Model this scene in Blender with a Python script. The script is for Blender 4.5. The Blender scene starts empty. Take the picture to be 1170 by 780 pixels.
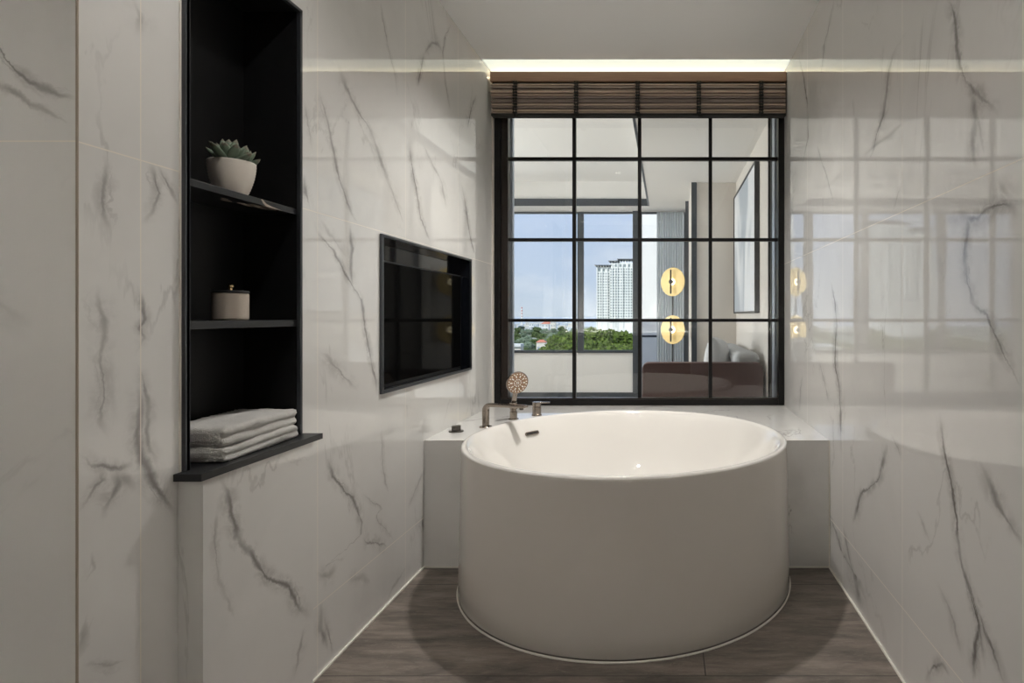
import bpy, bmesh, math, random
from mathutils import Vector, Matrix, noise
random.seed(7)
PI = math.pi
C = bpy.context.scene.collection
F = 676.0; PX = 762.0; PY = 361.0; H = 1.088          # calibration: focal length in pixels, vanishing point, eye height
XL, XR = -1.054, 0.705                                # side walls
CEIL = 2.545

def W(px, py, d):                                     # pixel + depth -> place in the room
    return Vector(((px-PX)*d/F, d, H-(py-PY)*d/F))

# ------------------------------------------------------------------ materials
def newmat(name):
    m = bpy.data.materials.new(name); m.use_nodes = True
    nt = m.node_tree
    return m, nt, nt.nodes['Principled BSDF']

def mat(name, col, rough=0.5, metal=0.0, noise_amt=0.0, nscale=20.0, bump=0.0, bscale=60.0, emit=None, estr=0.0, spec=0.5, sheen=0.0, coat=0.0, stretch=None):
    m, nt, b = newmat(name)
    N, L = nt.nodes, nt.links
    b.inputs['Base Color'].default_value = (*col, 1)
    b.inputs['Roughness'].default_value = rough
    b.inputs['Metallic'].default_value = metal
    b.inputs['Specular IOR Level'].default_value = spec
    if sheen: b.inputs['Sheen Weight'].default_value = sheen
    if coat: b.inputs['Coat Weight'].default_value = coat; b.inputs['Coat Roughness'].default_value = 0.03
    tc = N.new('ShaderNodeTexCoord'); src = tc.outputs['Object']
    if stretch:
        mp = N.new('ShaderNodeMapping'); mp.inputs['Scale'].default_value = stretch
        L.new(src, mp.inputs['Vector']); src = mp.outputs['Vector']
    if noise_amt:
        n = N.new('ShaderNodeTexNoise'); n.inputs['Scale'].default_value = nscale; n.inputs['Detail'].default_value = 4
        L.new(src, n.inputs['Vector'])
        mx = N.new('ShaderNodeMix'); mx.data_type = 'RGBA'
        mx.inputs['A'].default_value = (*[c*(1-noise_amt) for c in col], 1)
        mx.inputs['B'].default_value = (*[min(1, c*(1+noise_amt)) for c in col], 1)
        L.new(n.outputs['Fac'], mx.inputs['Factor']); L.new(mx.outputs['Result'], b.inputs['Base Color'])
    if bump:
        n2 = N.new('ShaderNodeTexNoise'); n2.inputs['Scale'].default_value = bscale; n2.inputs['Detail'].default_value = 5
        L.new(src, n2.inputs['Vector'])
        bp = N.new('ShaderNodeBump'); bp.inputs['Strength'].default_value = bump; bp.inputs['Distance'].default_value = 0.01
        L.new(n2.outputs['Fac'], bp.inputs['Height']); L.new(bp.outputs['Normal'], b.inputs['Normal'])
    if emit:
        b.inputs['Emission Color'].default_value = (*emit, 1); b.inputs['Emission Strength'].default_value = estr
    return m

def glass_mat(name, tint=(0.96, 0.98, 0.98), ior=1.5):
    m = bpy.data.materials.new(name); m.use_nodes = True
    nt = m.node_tree; N, L = nt.nodes, nt.links
    N.remove(N['Principled BSDF'])
    t = N.new('ShaderNodeBsdfTransparent'); t.inputs['Color'].default_value = (*tint, 1)
    g = N.new('ShaderNodeBsdfGlossy'); g.inputs['Roughness'].default_value = 0.0
    f = N.new('ShaderNodeFresnel'); f.inputs['IOR'].default_value = ior
    mx = N.new('ShaderNodeMixShader')
    L.new(f.outputs[0], mx.inputs[0]); L.new(t.outputs[0], mx.inputs[1]); L.new(g.outputs[0], mx.inputs[2])
    L.new(mx.outputs[0], N['Material Output'].inputs['Surface'])
    return m

MARB_BASE = (0.755, 0.745, 0.722)
def marble(name, axis, const, veins, u0=1.19, v0=0.215, uoff=0.0, umin=1.0, grout=True, base=MARB_BASE, bg=1.0, seed=0.0, rough=0.025, P=0.6):
    """large polished porcelain tiles: each traced vein is a float curve u(v), roughened by noise"""
    m, nt, b = newmat(name)
    N, L = nt.nodes, nt.links
    def math_(op, a, bb=None, c=None, clamp=False):
        n = N.new('ShaderNodeMath'); n.operation = op; n.use_clamp = clamp
        for i, v in enumerate((a, bb, c)):
            if v is None: continue
            if isinstance(v, (int, float)): n.inputs[i].default_value = v
            else: L.new(v, n.inputs[i])
        return n.outputs[0]
    def mrange(v, a, bb, c, d, smooth=True):
        n = N.new('ShaderNodeMapRange'); n.interpolation_type = 'SMOOTHSTEP' if smooth else 'LINEAR'
        n.clamp = True
        for i, x in zip((1, 2, 3, 4), (a, bb, c, d)): n.inputs[i].default_value = x
        L.new(v, n.inputs[0]); return n.outputs[0]
    def nz(scale, detail=5, rough_=0.55, vec=None, off=0.0, dist=0.0):
        n = N.new('ShaderNodeTexNoise'); n.inputs['Scale'].default_value = scale
        n.inputs['Detail'].default_value = detail; n.inputs['Roughness'].default_value = rough_
        n.inputs['Distortion'].default_value = dist
        mp = N.new('ShaderNodeMapping'); mp.inputs['Location'].default_value = (off+seed, off*1.7, off*0.3+seed)
        L.new(vec if vec is not None else tc.outputs['Object'], mp.inputs['Vector']); L.new(mp.outputs[0], n.inputs['Vector'])
        return n
    tc = N.new('ShaderNodeTexCoord')
    sp = N.new('ShaderNodeSeparateXYZ'); L.new(tc.outputs['Object'], sp.inputs[0])
    U = sp.outputs['Y' if axis == 'Y' else 'X']; V = sp.outputs['Z']
    w1 = nz(5, 6, 0.6, off=3.1); w2 = nz(26, 4, 0.65, off=9.7)
    s1 = N.new('ShaderNodeSeparateColor'); L.new(w1.outputs['Color'], s1.inputs[0])
    s2 = N.new('ShaderNodeSeparateColor'); L.new(w2.outputs['Color'], s2.inputs[0])
    def warp(x, ch):
        a = math_('MULTIPLY_ADD', s1.outputs[ch], 0.045, -0.0225)
        c = math_('MULTIPLY_ADD', s2.outputs[ch], 0.022, -0.011)
        return math_('ADD', math_('ADD', x, a), c)
    Uw, Vw = warp(U, 0), warp(V, 1)
    S = 2.7
    un = math_('MULTIPLY_ADD', Uw, 1/S, -umin/S); vn = math_('MULTIPLY', Vw, 1/S)
    acc = None
    def touv(p):
        px, py = p
        if axis == 'Y':
            d = const*F/(px-PX); return ((d-umin)/S, (H-(py-PY)*d/F)/S)
        d = const; return (((px-PX)*d/F-umin)/S, (H-(py-PY)*d/F)/S)
    patch = mrange(nz(7, 3, off=17).outputs['Fac'], 0.32, 0.58, 0.5, 1.0)
    wvar = mrange(nz(11, 3, off=23).outputs['Fac'], 0.3, 0.7, 0.45, 2.1)
    smoky = mrange(nz(16, 6, 0.7, off=29, dist=0.8).outputs['Fac'], 0.36, 0.66, 0.05, 1.0)
    wander = math_('MULTIPLY_ADD', nz(8, 5, 0.6, off=41).outputs['Fac'], 0.13/S, -0.065/S)
    for pts, wd, inten, mode in veins:
        q = [touv(p) for p in pts]
        if mode == 'h': q = [(a, c) for a, c in q]
        else: q = [(c, a) for a, c in q]
        q.sort()
        lo, hi = q[0][0], q[-1][0]
        par, val = (un, vn) if mode == 'h' else (vn, un)
        fc = N.new('ShaderNodeFloatCurve'); cv = fc.mapping.curves[0]
        fc.mapping.use_clip = False
        pp = [q[0]]
        for t in q[1:]:
            if t[0]-pp[-1][0] > 0.002: pp.append(t)
        if len(pp) < 2: continue
        cv.points[0].location = pp[0]; cv.points[1].location = pp[-1]
        for t in pp[1:-1]: cv.points.new(*t)
        for p_ in cv.points: p_.handle_type = 'VECTOR'
        fc.mapping.update(); L.new(par, fc.inputs['Value'])
        ds = math_('SUBTRACT', fc.outputs[0], val)
        d = math_('ABSOLUTE', ds)
        d2 = math_('ABSOLUTE', math_('ADD', ds, wander))
        slope = abs((pp[-1][1]-pp[0][1])/(pp[-1][0]-pp[0][0]))
        k = 1/math.sqrt(1+slope*slope)
        e = 0.03/S + (hi-lo)*0.12
        # fade in and out at the two ends
        m1 = mrange(par, lo-0.006, lo+e, 0, 1); m2 = mrange(par, hi-e, hi+0.006, 1, 0)
        I = math_('MULTIPLY', m1, m2)
        wn = wd*1.35/1000/S/k
        dv = math_('DIVIDE', d, wvar)
        core = mrange(dv, 0, wn, 1, 0)
        halo = math_('MULTIPLY', mrange(d, 0, wn*4.5, 0.62, 0), smoky)
        strand = mrange(d2, 0, wn*0.55, 0.55, 0)
        near_ = mrange(d, 0, wn*7, 1, 0)
        strand = math_('MULTIPLY', strand, near_)
        tot = math_('MULTIPLY', math_('MULTIPLY', I, math_('MAXIMUM', math_('MAXIMUM', core, halo), strand)), inten)
        acc = tot if acc is None else math_('MAXIMUM', acc, tot)
    # general faint veining and clouding
    mpv = N.new('ShaderNodeMapping'); mpv.inputs['Scale'].default_value = (1, 1, 0.45) 
    L.new(tc.outputs['Object'], mpv.inputs['Vector'])
    g = nz(1.7, 7, 0.6, vec=mpv.outputs[0], off=31, dist=0.6)
    gd = math_('ABSOLUTE', math_('SUBTRACT', g.outputs['Fac'], 0.5))
    gv = math_('MULTIPLY', mrange(gd, 0, 0.012, 0.30*bg, 0), mrange(nz(2.3, 3, off=51).outputs['Fac'], 0.45, 0.65, 0, 1))
    cloud = mrange(nz(1.3, 5, 0.6, off=71, dist=0.4).outputs['Fac'], 0.45, 0.75, 0, 0.14*bg)
    tot = math_('MAXIMUM', gv, cloud)
    if acc is not None: tot = math_('MAXIMUM', math_('MULTIPLY', acc, patch), tot)
    mx = N.new('ShaderNodeMix'); mx.data_type = 'RGBA'
    mx.inputs['A'].default_value = (*base, 1); mx.inputs['B'].default_value = (0.17, 0.155, 0.145, 1)
    L.new(tot, mx.inputs['Factor']); col = mx.outputs['Result']
    if grout:
        def line(x, x0, P, w):
            a = math_('MULTIPLY_ADD', x, 1/P, -x0/P)
            f = math_('ABSOLUTE', math_('SUBTRACT', a, math_('ROUND', a)))
            return math_('LESS_THAN', f, w/2/P)
        gl = math_('MAXIMUM', line(U, u0, P, 0.0024), line(V, v0, 1.185, 0.0026))
        m2 = N.new('ShaderNodeMix'); m2.data_type = 'RGBA'
        L.new(gl, m2.inputs['Factor']); L.new(col, m2.inputs['A']); m2.inputs['B'].default_value = (0.78, 0.73, 0.65, 1)
        col = m2.outputs['Result']
        L.new(math_('MULTIPLY_ADD', gl, 0.5, rough), b.inputs['Roughness'])
    else: b.inputs['Roughness'].default_value = rough
    L.new(col, b.inputs['Base Color'])
    b.inputs['IOR'].default_value = 1.68
    # very slight unevenness of the glaze
    wb = nz(3.0, 2, off=91); bp = N.new('ShaderNodeBump'); bp.inputs['Strength'].default_value = 0.012; bp.inputs['Distance'].default_value = 0.05
    L.new(wb.outputs['Fac'], bp.inputs['Height']); L.new(bp.outputs['Normal'], b.inputs['Normal'])
    return m

V, Hh = 'v', 'h'
R_VEINS = [
 ([(1083,0),(1090,18),(1093.6,46),(1097,74),(1102.6,90),(1111.5,102.6)], 7, .8, V),
 ([(1111.5,102.6),(1112,115),(1115,133),(1112,154),(1111.5,174),(1113.6,190)], 9, 1, V),
 ([(1113,118),(1115,133),(1120.5,151),(1124,174)], 5, .7, V),
 ([(1102,92),(1111.5,102.6),(1123,115),(1131,120.5),(1138.5,131)], 6, .85, V),
 ([(1028,49),(1020.5,61.5),(1015.4,82),(1012,107.7),(1009,131),(1002.6,151),(998,172),(989.7,184.6)], 7, .9, V),
 ([(1023,136),(1007.7,147.4),(979.5,172)], 6, .7, V),
 ([(912.8,61.5),(918.5,90),(922.6,118),(923,159),(915.4,195)], 7, .8, V),
 ([(952.6,0),(947,31),(942,49),(938.5,84.6)], 8, .5, V),
 ([(974,110),(976,133)], 5, .4, V), ([(933,164),(938.5,184.6),(946,208),(952.6,231)], 7, .55, V),
 ([(1100,235),(1105,257),(1102.6,282.6),(1103,300),(1105,318.5),(1112.8,346.7),(1128,362),(1139.7,383),(1151,411),(1164,437),(1169,450)], 7, .75, V),
 ([(1098,249),(1115,248),(1125.6,240),(1146,235),(1156.4,237.7),(1166,246)], 8, .8, Hh),
 ([(1140,205),(1146,222),(1156,230)], 12, .5, V), ([(1097,238),(1104,256)], 18, .7, V),
 ([(948.7,318.5),(954,344),(956.4,370),(955,385.6),(954.4,419),(959.5,444.6),(960,483),(961,519)], 12, .9, V),
 ([(948.7,587.7),(961.5,631),(977,657),(981.5,692.8)], 14, .85, V),
 ([(963,600),(970.5,639),(981,675)], 7, .6, V),
 ([(1012.8,506),(1013,513),(1006,547),(984,564),(975,598.6)], 8, .9, V),
 ([(1020,500),(1029,522)], 6, .7, V),
 ([(1074,473),(1079.5,514),(1087,555),(1091,580),(1095,618.5),(1097.4,639),(1110,677),(1116.7,708),(1123,744),(1124.4,759.5)], 7, 1, V),
 ([(1097.4,639),(1113,680),(1118,712),(1112,745),(1112,775)], 7, .9, V),
 ([(1116.7,693),(1125.6,718.5),(1136,746.7),(1147.4,777)], 6, .9, V),
 ([(1120.5,529),(1133,555),(1141,580),(1153.8,595),(1168,620)], 8, .7, V),
 ([(1050,585),(1062.8,621)], 5, .35, V), ([(1074.4,672),(1089.7,708),(1097.4,746.7)], 7, .45, V),
 ([(1057.7,777),(1064,767),(1074.4,757),(1084.6,769.7)], 6, .85, Hh),
 ([(936,411),(947,457)], 8, .5, V), ([(917,430),(915,442),(913,470)], 7, .45, V),
 ([(1030,210),(1020,240)], 5, .5, V),
]
L_VEINS = [
 ([(365,102.6),(368,120.5),(374.6,143.6),(381,174),(388.7,205.6),(399,234),(410.5,257)], 6, .8, V),
 ([(387.4,74),(395,100),(406.7,125.6),(424.6,151),(434.9,184.6),(450,226),(463,257)], 9, .6, V),
 ([(434.9,0),(440,31),(443.8,56.4),(451.5,87),(454,107.7)], 5, .5, V),
 ([(517,25.6),(509,38.5),(505.4,59),(509,95),(514.4,128)], 5, .6, V),
 ([(505.4,59),(500,50),(493.8,48.7),(484.9,61.5)], 9, .7, Hh),
 ([(484.9,61.5),(480.5,82),(476.4,97.4)], 9, .85, V),
 ([(543.8,109),(538.7,123),(533.6,147.4)], 9, .75, V),
 ([(347.7,118),(352.8,146),(355.4,174)], 6, .4, V), ([(346.4,200),(350,222),(354,236.4)], 6, .7, V),
 ([(468,166.7),(470.8,189.7),(475.9,218.5),(481,249),(491.3,277.4)], 8, .85, V),
 ([(483.6,164),(493.8,187),(504,205.6),(510.5,239)], 9, .5, V),
 ([(528,210.8),(532.3,239),(537.4,272.3),(545,298)], 9, .75, V),
 ([(359,254),(367,273.6),(378.5,282.6),(388.7,300.5),(401.5,323.6),(413,341.5),(417,369.7),(422.7,405.8),(428.5,430.8),(430.4,450)], 5.5, .8, V),
 ([(400,257),(402.8,282.6),(400,300.5),(402.8,328.7)], 8, .75, V),
 ([(365.6,251.8),(378.5,269.7),(395,293)], 8, .4, V),
 ([(365,401),(376.5,411.5),(388,425),(397.7,434.6),(407,446)], 9, .5, V),
 ([(374,522),(381,546),(393,560),(402.4,566),(408.4,582),(413.5,595.7),(412.6,612.8),(399.8,632),(384,646.7),(365,650)], 8, .85, V),
 ([(413.5,563),(437.4,578.6),(429,589),(441,606),(449.4,618)], 5, .5, V),
 ([(413.5,614.5),(429,618),(442.6,623)], 9, .7, Hh),
 ([(363,655),(375,660),(385,648)], 10, .6, Hh),
 ([(436,492),(438,534),(445,563)], 6, .5, V), ([(485,537.6),(475,560),(468,578.6)], 7, .5, V),
 ([(482,590),(483,607)], 14, .8, V),
 ([(366,690),(366,718.5),(373.8,744)], 7, .8, V), ([(368.7,700.5),(373.8,723.6),(379,746.7)], 5, .6, V),
 ([(463,649),(450.8,669.7),(440.5,687.7)], 10, .6, V), ([(397,664.6),(415,657),(425,664)], 10, .35, Hh),
 ([(118,172),(119.6,198),(117,220),(119,240),(120,262)], 7, .65, V),
 ([(112,330),(113,360),(115,388),(111,408),(115,428),(116,444),(113.9,464.8),(112.6,484.5),(118.8,499)], 8, .6, V),
 ([(175,188),(176,206),(180,224),(169,244),(160,256)], 6, .75, V),
 ([(183,190),(192,212),(202,232)], 5, .7, V),
 ([(160,331),(164,348),(166,362),(160,375),(163,386),(157,402)], 4, .8, V),
 ([(158,418),(166,438),(170.8,460),(173,479.6),(169.5,502),(180.7,531.6)], 5, .75, V),
 ([(158,440),(163,465),(158,497),(163,521.6),(173,546),(185.6,568.7),(200,590)], 8, .8, V),
 ([(93,521.7),(104,529),(119,530),(135,534),(151,528)], 4.5, .8, Hh),
 ([(116,531.6),(118.8,549),(106.4,563.8),(94,581)], 7, .65, V),
 ([(133.6,534),(134.9,553.8),(126,571),(122,584)], 9, .7, V), ([(137,536),(144,548),(152,558)], 8, .7, V),
 ([(108.5,630),(107.4,650.8),(101.6,660)], 5, .5, V), ([(99,705),(98,715.5),(92,748)], 7, .7, V),
 ([(94.7,759),(127,761.7),(148,752.4)], 6, .45, Hh), ([(153,0),(160,15),(157,36)], 9, .5, V),
]
B_VEINS = [
 ([(249,541),(259.8,564.9),(266.4,591.4),(275.7,618),(291.6,639),(307.5,657.7),(326,667),(332.8,673),(340.5,692.8),(354.6,705.6)], 8, .85, V),
 ([(248,580),(247,618.5),(248,664.6),(258.5,685),(266,705.6)], 6, .5, V),
 ([(348,718),(340.5,754),(335,775)], 7, .5, V),
]
P_VEINS = [
 ([(-20,40),(0,51),(8,58),(16,72),(25,82),(32,88),(46,100),(56,103),(68,109),(90,116)], 5, .75, Hh),
 ([(-10,96),(10,102),(26,110),(40,123),(52,128),(68,138),(80,145)], 4.5, .6, Hh),
 ([(-20,330),(0,346),(12,358),(34,366)], 8, .3, Hh),
]
M = {}
M['marble_right'] = marble('marble_tile_right', 'Y', XR, R_VEINS, u0=1.172, umin=1.0)
L_NEAR = [v for v in L_VEINS if v[0][0][0] < 230]; L_FAR = [v for v in L_VEINS if v[0][0][0] >= 230]
M['marble_left'] = marble('marble_tile_left', 'Y', XL, L_FAR, u0=1.185, umin=1.0, seed=4)
M['marble_left_near'] = marble('marble_tile_left_near', 'Y', XL, L_NEAR, u0=1.185, umin=1.0, seed=4)
M['marble_box'] = marble('marble_tile_plinth', 'Y', -0.9993, B_VEINS, umin=1.0, grout=False, seed=9)
M['marble_panel'] = marble('marble_tile_return', 'X', 1.06, P_VEINS, u0=-2.254, umin=-3.0, seed=14, P=1.2)
M['marble_plain'] = marble('marble_tile_plain', 'Y', 1, [], grout=False, seed=21, bg=1.8)
M['marble_back'] = marble('marble_tile_back', 'X', 1, [], grout=True, seed=33)
M['caulk'] = mat('white_silicone', (0.80, 0.77, 0.70), 0.5)
M['ceiling'] = mat('ceiling_paint', (0.88, 0.875, 0.86), 0.9)
M['plaster'] = mat('wall_plaster', (0.80, 0.75, 0.69), 0.85)
M['plaster2'] = mat('living_wall_paint', (0.72, 0.68, 0.63), 0.85)
M['white_paint'] = mat('white_paint', (0.80, 0.79, 0.77), 0.8)
M['black_metal'] = mat('black_powder_coated_metal', (0.013, 0.014, 0.016), 0.38, noise_amt=0.2)
M['black_frame'] = mat('black_window_metal', (0.006, 0.0055, 0.0055), 0.35, spec=0.3)
M['brown_frame'] = mat('dark_bronze_metal', (0.022, 0.015, 0.012), 0.35, spec=0.3)
M['grey_frame'] = mat('charcoal_aluminium', (0.045, 0.055, 0.068), 0.4)
M['steel_edge'] = mat('blued_steel_edge', (0.08, 0.085, 0.095), 0.3, metal=0.7)
M['niche'] = mat('black_niche_lining', (0.006, 0.006, 0.0065), 0.42, spec=0.35)
M['chip'] = mat('chipped_bare_edge', (0.45, 0.38, 0.32), 0.8)
M['screen'] = mat('black_glass_screen', (0.003, 0.003, 0.003), 0.05, spec=0.015)
M['gloss_black'] = mat('gloss_black', (0.006, 0.007, 0.010), 0.06, spec=0.35)
M['tub'] = mat('white_acrylic', (0.83, 0.805, 0.765), 0.03, coat=0.7)
M['tub_out_shaded'] = mat('shaded_tub_outside', (0.61, 0.575, 0.53), 0.12)  # white tub's outer side, its shade put into a darker colour
M['nickel'] = mat('brushed_nickel', (0.36, 0.31, 0.265), 0.26, metal=1.0, noise_amt=0.12, nscale=80)
M['dark_nickel'] = mat('dark_nickel', (0.12, 0.11, 0.10), 0.3, metal=1.0)
M['spray'] = mat('shower_face', (0.36, 0.22, 0.135), 0.55)
M['nozzle'] = mat('pale_rubber', (1.0, 0.97, 0.92), 0.5)
M['pot'] = mat('ribbed_ceramic', (0.74, 0.68, 0.61), 0.55)
M['soil'] = mat('potting_soil', (0.04, 0.03, 0.02), 0.95, bump=0.6)
M['leaf'] = mat('succulent_leaf', (0.19, 0.25, 0.18), 0.5, noise_amt=0.35, nscale=35)
M['leaf_tip'] = mat('succulent_tip', (0.20, 0.19, 0.14), 0.55)
M['jar'] = mat('beige_ceramic', (0.52, 0.455, 0.385), 0.32)
M['gold'] = mat('polished_brass', (0.75, 0.55, 0.30), 0.22, metal=1.0)
M['towel'] = mat('white_terry_cloth', (0.86, 0.83, 0.79), 0.95, noise_amt=0.06, nscale=140, bump=0.9, bscale=420, sheen=0.6)
M['rail_wood'] = mat('brown_wood_headrail', (0.25, 0.145, 0.09), 0.5, noise_amt=0.25, nscale=6, stretch=(1, 12, 30))
for i, c in enumerate([(0.46, 0.35, 0.275), (0.36, 0.285, 0.24), (0.56, 0.43, 0.34), (0.25, 0.195, 0.17)]):
    M['slat%d' % i] = mat('dark_wood_slat', c, 0.55, noise_amt=0.55, nscale=5, stretch=(1.5, 20, 160))
M['cord'] = mat('black_ladder_cord', (0.02, 0.018, 0.016), 0.8)
M['cord_tan'] = mat('tan_cord_knot', (0.17, 0.12, 0.075), 0.8)
M['maroon'] = mat('maroon_leather', (0.100, 0.056, 0.052), 0.5, noise_amt=0.1, nscale=40)
M['grey_fabric'] = mat('pale_grey_fabric', (0.50, 0.51, 0.52), 0.95, noise_amt=0.06, nscale=90, bump=0.3, bscale=200)
M['white_fabric'] = mat('light_cushion_fabric', (0.62, 0.63, 0.64), 0.95, noise_amt=0.05, nscale=90, bump=0.3, bscale=200)
M['parquet'] = mat('oak_floorboards', (0.55, 0.49, 0.42), 0.4, noise_amt=0.3, nscale=3, stretch=(1, 8, 1))
M['glass'] = glass_mat('clear_glass')
M['glass_far'] = glass_mat('clear_glass_far', (0.97, 0.985, 1.0), 1.3)
M['lamp_gold'] = mat('gold_leaf_disc', (0.80, 0.60, 0.26), 0.45, metal=0.25, noise_amt=0.12, nscale=12)
M['bulb'] = mat('warm_bulb', (1, 0.9, 0.7), 0.5, emit=(1.0, 0.86, 0.58), estr=5)
M['led_panel'] = mat('cove_diffuser', (0.22, 0.23, 0.15), 0.6, emit=(0.97, 1.0, 0.86), estr=0.60)
M['led_strip'] = mat('led_strip', (1, 0.9, 0.7), 0.5, emit=(1.0, 0.82, 0.55), estr=11)
M['downlight'] = mat('downlight_lens', (1, 1, 1), 0.5, emit=(1.0, 0.95, 0.88), estr=3)

def floor_mat():
    m, nt, b = newmat('grey_stone_tile'); N, L = nt.nodes, nt.links
    tc = N.new('ShaderNodeTexCoord')
    mp = N.new('ShaderNodeMapping'); mp.inputs['Scale'].default_value = (1.0, 4.5, 1); mp.inputs['Rotation'].default_value = (0, 0, 0.30)
    L.new(tc.outputs['Object'], mp.inputs['Vector'])
    def nz(s, d, vec, dist=0.0, r=0.6):
        n = N.new('ShaderNodeTexNoise'); n.inputs['Scale'].default_value = s; n.inputs['Detail'].default_value = d
        n.inputs['Roughness'].default_value = r; n.inputs['Distortion'].default_value = dist; L.new(vec, n.inputs['Vector']); return n
    a = nz(2.2, 8, mp.outputs[0], 0.8); c = nz(9, 6, mp.outputs[0], 0.5, 0.7)
    cr = N.new('ShaderNodeValToRGB'); e = cr.color_ramp.elements
    e[0].position = 0.36; e[0].color = (0.075, 0.062, 0.054, 1); e[1].position = 0.66; e[1].color = (0.29, 0.245, 0.208, 1)
    mxn = N.new('ShaderNodeMath'); mxn.operation = 'MULTIPLY_ADD'; mxn.inputs[1].default_value = 0.4
    L.new(c.outputs['Fac'], mxn.inputs[0])
    s = N.new('ShaderNodeMath'); s.operation = 'MULTIPLY'; s.inputs[1].default_value = 0.6
    L.new(a.outputs['Fac'], s.inputs[0]); L.new(s.outputs[0], mxn.inputs[2]); L.new(mxn.outputs[0], cr.inputs['Fac'])
    # pale scratches / streaks
    mp2 = N.new('ShaderNodeMapping'); mp2.inputs['Scale'].default_value = (2.0, 16, 1); mp2.inputs['Rotation'].default_value = (0, 0, 0.42)
    L.new(tc.outputs['Object'], mp2.inputs['Vector'])
    g = nz(2.0, 5, mp2.outputs[0], 1.2)
    def M_(op, a_, b_=None):
        n = N.new('ShaderNodeMath'); n.operation = op
        for i, v in enumerate((a_, b_)):
            if v is None: continue
            if isinstance(v, (int, float)): n.inputs[i].default_value = v
            else: L.new(v, n.inputs[i])
        return n.outputs[0]
    gd = M_('ABSOLUTE', M_('SUBTRACT', g.outputs['Fac'], 0.52))
    mr = N.new('ShaderNodeMapRange'); mr.inputs[1].default_value = 0; mr.inputs[2].default_value = 0.012; mr.inputs[3].default_value = 0.35; mr.inputs[4].default_value = 0
    L.new(gd, mr.inputs[0])
    m1 = N.new('ShaderNodeMix'); m1.data_type = 'RGBA'; L.new(mr.outputs[0], m1.inputs['Factor']); L.new(cr.outputs[0], m1.inputs['A']); m1.inputs['B'].default_value = (0.40, 0.36, 0.32, 1)
    sp = N.new('ShaderNodeSeparateXYZ'); L.new(tc.outputs['Object'], sp.inputs[0])
    def line(x, x0, P, w):
        q = M_('DIVIDE', M_('SUBTRACT', x, x0), P); f = M_('ABSOLUTE', M_('SUBTRACT', q, M_('ROUND', q)))
        return M_('LESS_THAN', f, w/2/P)
    gx = M_('MULTIPLY', line(sp.outputs['X'], 0.117, 1.2, 0.004), M_('GREATER_THAN', sp.outputs['Y'], 1.79))
    gl = M_('MAXIMUM', gx, line(sp.outputs['Y'], 1.79, 0.61, 0.0035))
    m2 = N.new('ShaderNodeMix'); m2.data_type = 'RGBA'; L.new(gl, m2.inputs['Factor']); L.new(m1.outputs['Result'], m2.inputs['A']); m2.inputs['B'].default_value = (0.035, 0.03, 0.027, 1)
    L.new(m2.outputs['Result'], b.inputs['Base Color'])
    b.inputs['Roughness'].default_value = 0.42
    bp = N.new('ShaderNodeBump'); bp.inputs['Strength'].default_value = 0.15; bp.inputs['Distance'].default_value = 0.01
    L.new(c.outputs['Fac'], bp.inputs['Height']); L.new(bp.outputs['Normal'], b.inputs['Normal'])
    return m
M['floor'] = floor_mat()

# ------------------------------------------------------------------ mesh helpers
def box(bm, x0, x1, y0, y1, z0, z1):
    if x0 > x1: x0, x1 = x1, x0
    if y0 > y1: y0, y1 = y1, y0
    if z0 > z1: z0, z1 = z1, z0
    v = [bm.verts.new(p) for p in ((x0,y0,z0),(x1,y0,z0),(x1,y1,z0),(x0,y1,z0),(x0,y0,z1),(x1,y0,z1),(x1,y1,z1),(x0,y1,z1))]
    for f in ((0,3,2,1),(4,5,6,7),(0,1,5,4),(1,2,6,5),(2,3,7,6),(3,0,4,7)): bm.faces.new([v[i] for i in f])
    return bm
def B(*a): return box(bmesh.new(), *a)
def lathe(bm, prof, c, seg=96, closed=False):
    rings = []
    for r, z in prof:
        if r < 1e-6: rings.append([bm.verts.new((c[0], c[1], c[2]+z))])
        else: rings.append([bm.verts.new((c[0]+r*math.cos(2*PI*i/seg), c[1]+r*math.sin(2*PI*i/seg), c[2]+z)) for i in range(seg)])
    for a, b in zip(rings, rings[1:]):
        for i in range(seg):
            j = (i+1) % seg
            if len(a) == 1: bm.faces.new((a[0], b[j], b[i]))
            elif len(b) == 1: bm.faces.new((a[i], a[j], b[0]))
            else: bm.faces.new((a[i], a[j], b[j], b[i]))
    bmesh.ops.recalc_face_normals(bm, faces=bm.faces[:])
    return bm
def tube(bm, pts, r, seg=16, cap=True):
    pts = [Vector(p) for p in pts]; rings = []; n = len(pts)
    rr = r if isinstance(r, (list, tuple)) else [r]*n
    up = None
    for i, p in enumerate(pts):
        t = (pts[min(i+1, n-1)]-pts[max(i-1, 0)]).normalized()
        if up is None: up = Vector((0, 0, 1)) if abs(t.z) < 0.9 else Vector((1, 0, 0))
        a = t.cross(up).normalized(); b = a.cross(t).normalized(); up = b
        rings.append([bm.verts.new(p+rr[i]*(math.cos(2*PI*k/seg)*a+math.sin(2*PI*k/seg)*b)) for k in range(seg)])
    for a, b in zip(rings, rings[1:]):
        for i in range(seg): bm.faces.new((a[i], a[(i+1) % seg], b[(i+1) % seg], b[i]))
    if cap:
        bm.faces.new(rings[0][::-1]); bm.faces.new(rings[-1])
    bmesh.ops.recalc_face_normals(bm, faces=bm.faces[:])
    return bm
def prism(bm, poly, z0, z1):
    a = [bm.verts.new((x, y, z0)) for x, y in poly]; b = [bm.verts.new((x, y, z1)) for x, y in poly]
    bm.faces.new(a[::-1]); bm.faces.new(b); n = len(poly)
    for i in range(n): bm.faces.new((a[i], a[(i+1) % n], b[(i+1) % n], b[i]))
    bmesh.ops.recalc_face_normals(bm, faces=bm.faces[:])
    return bm
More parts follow.
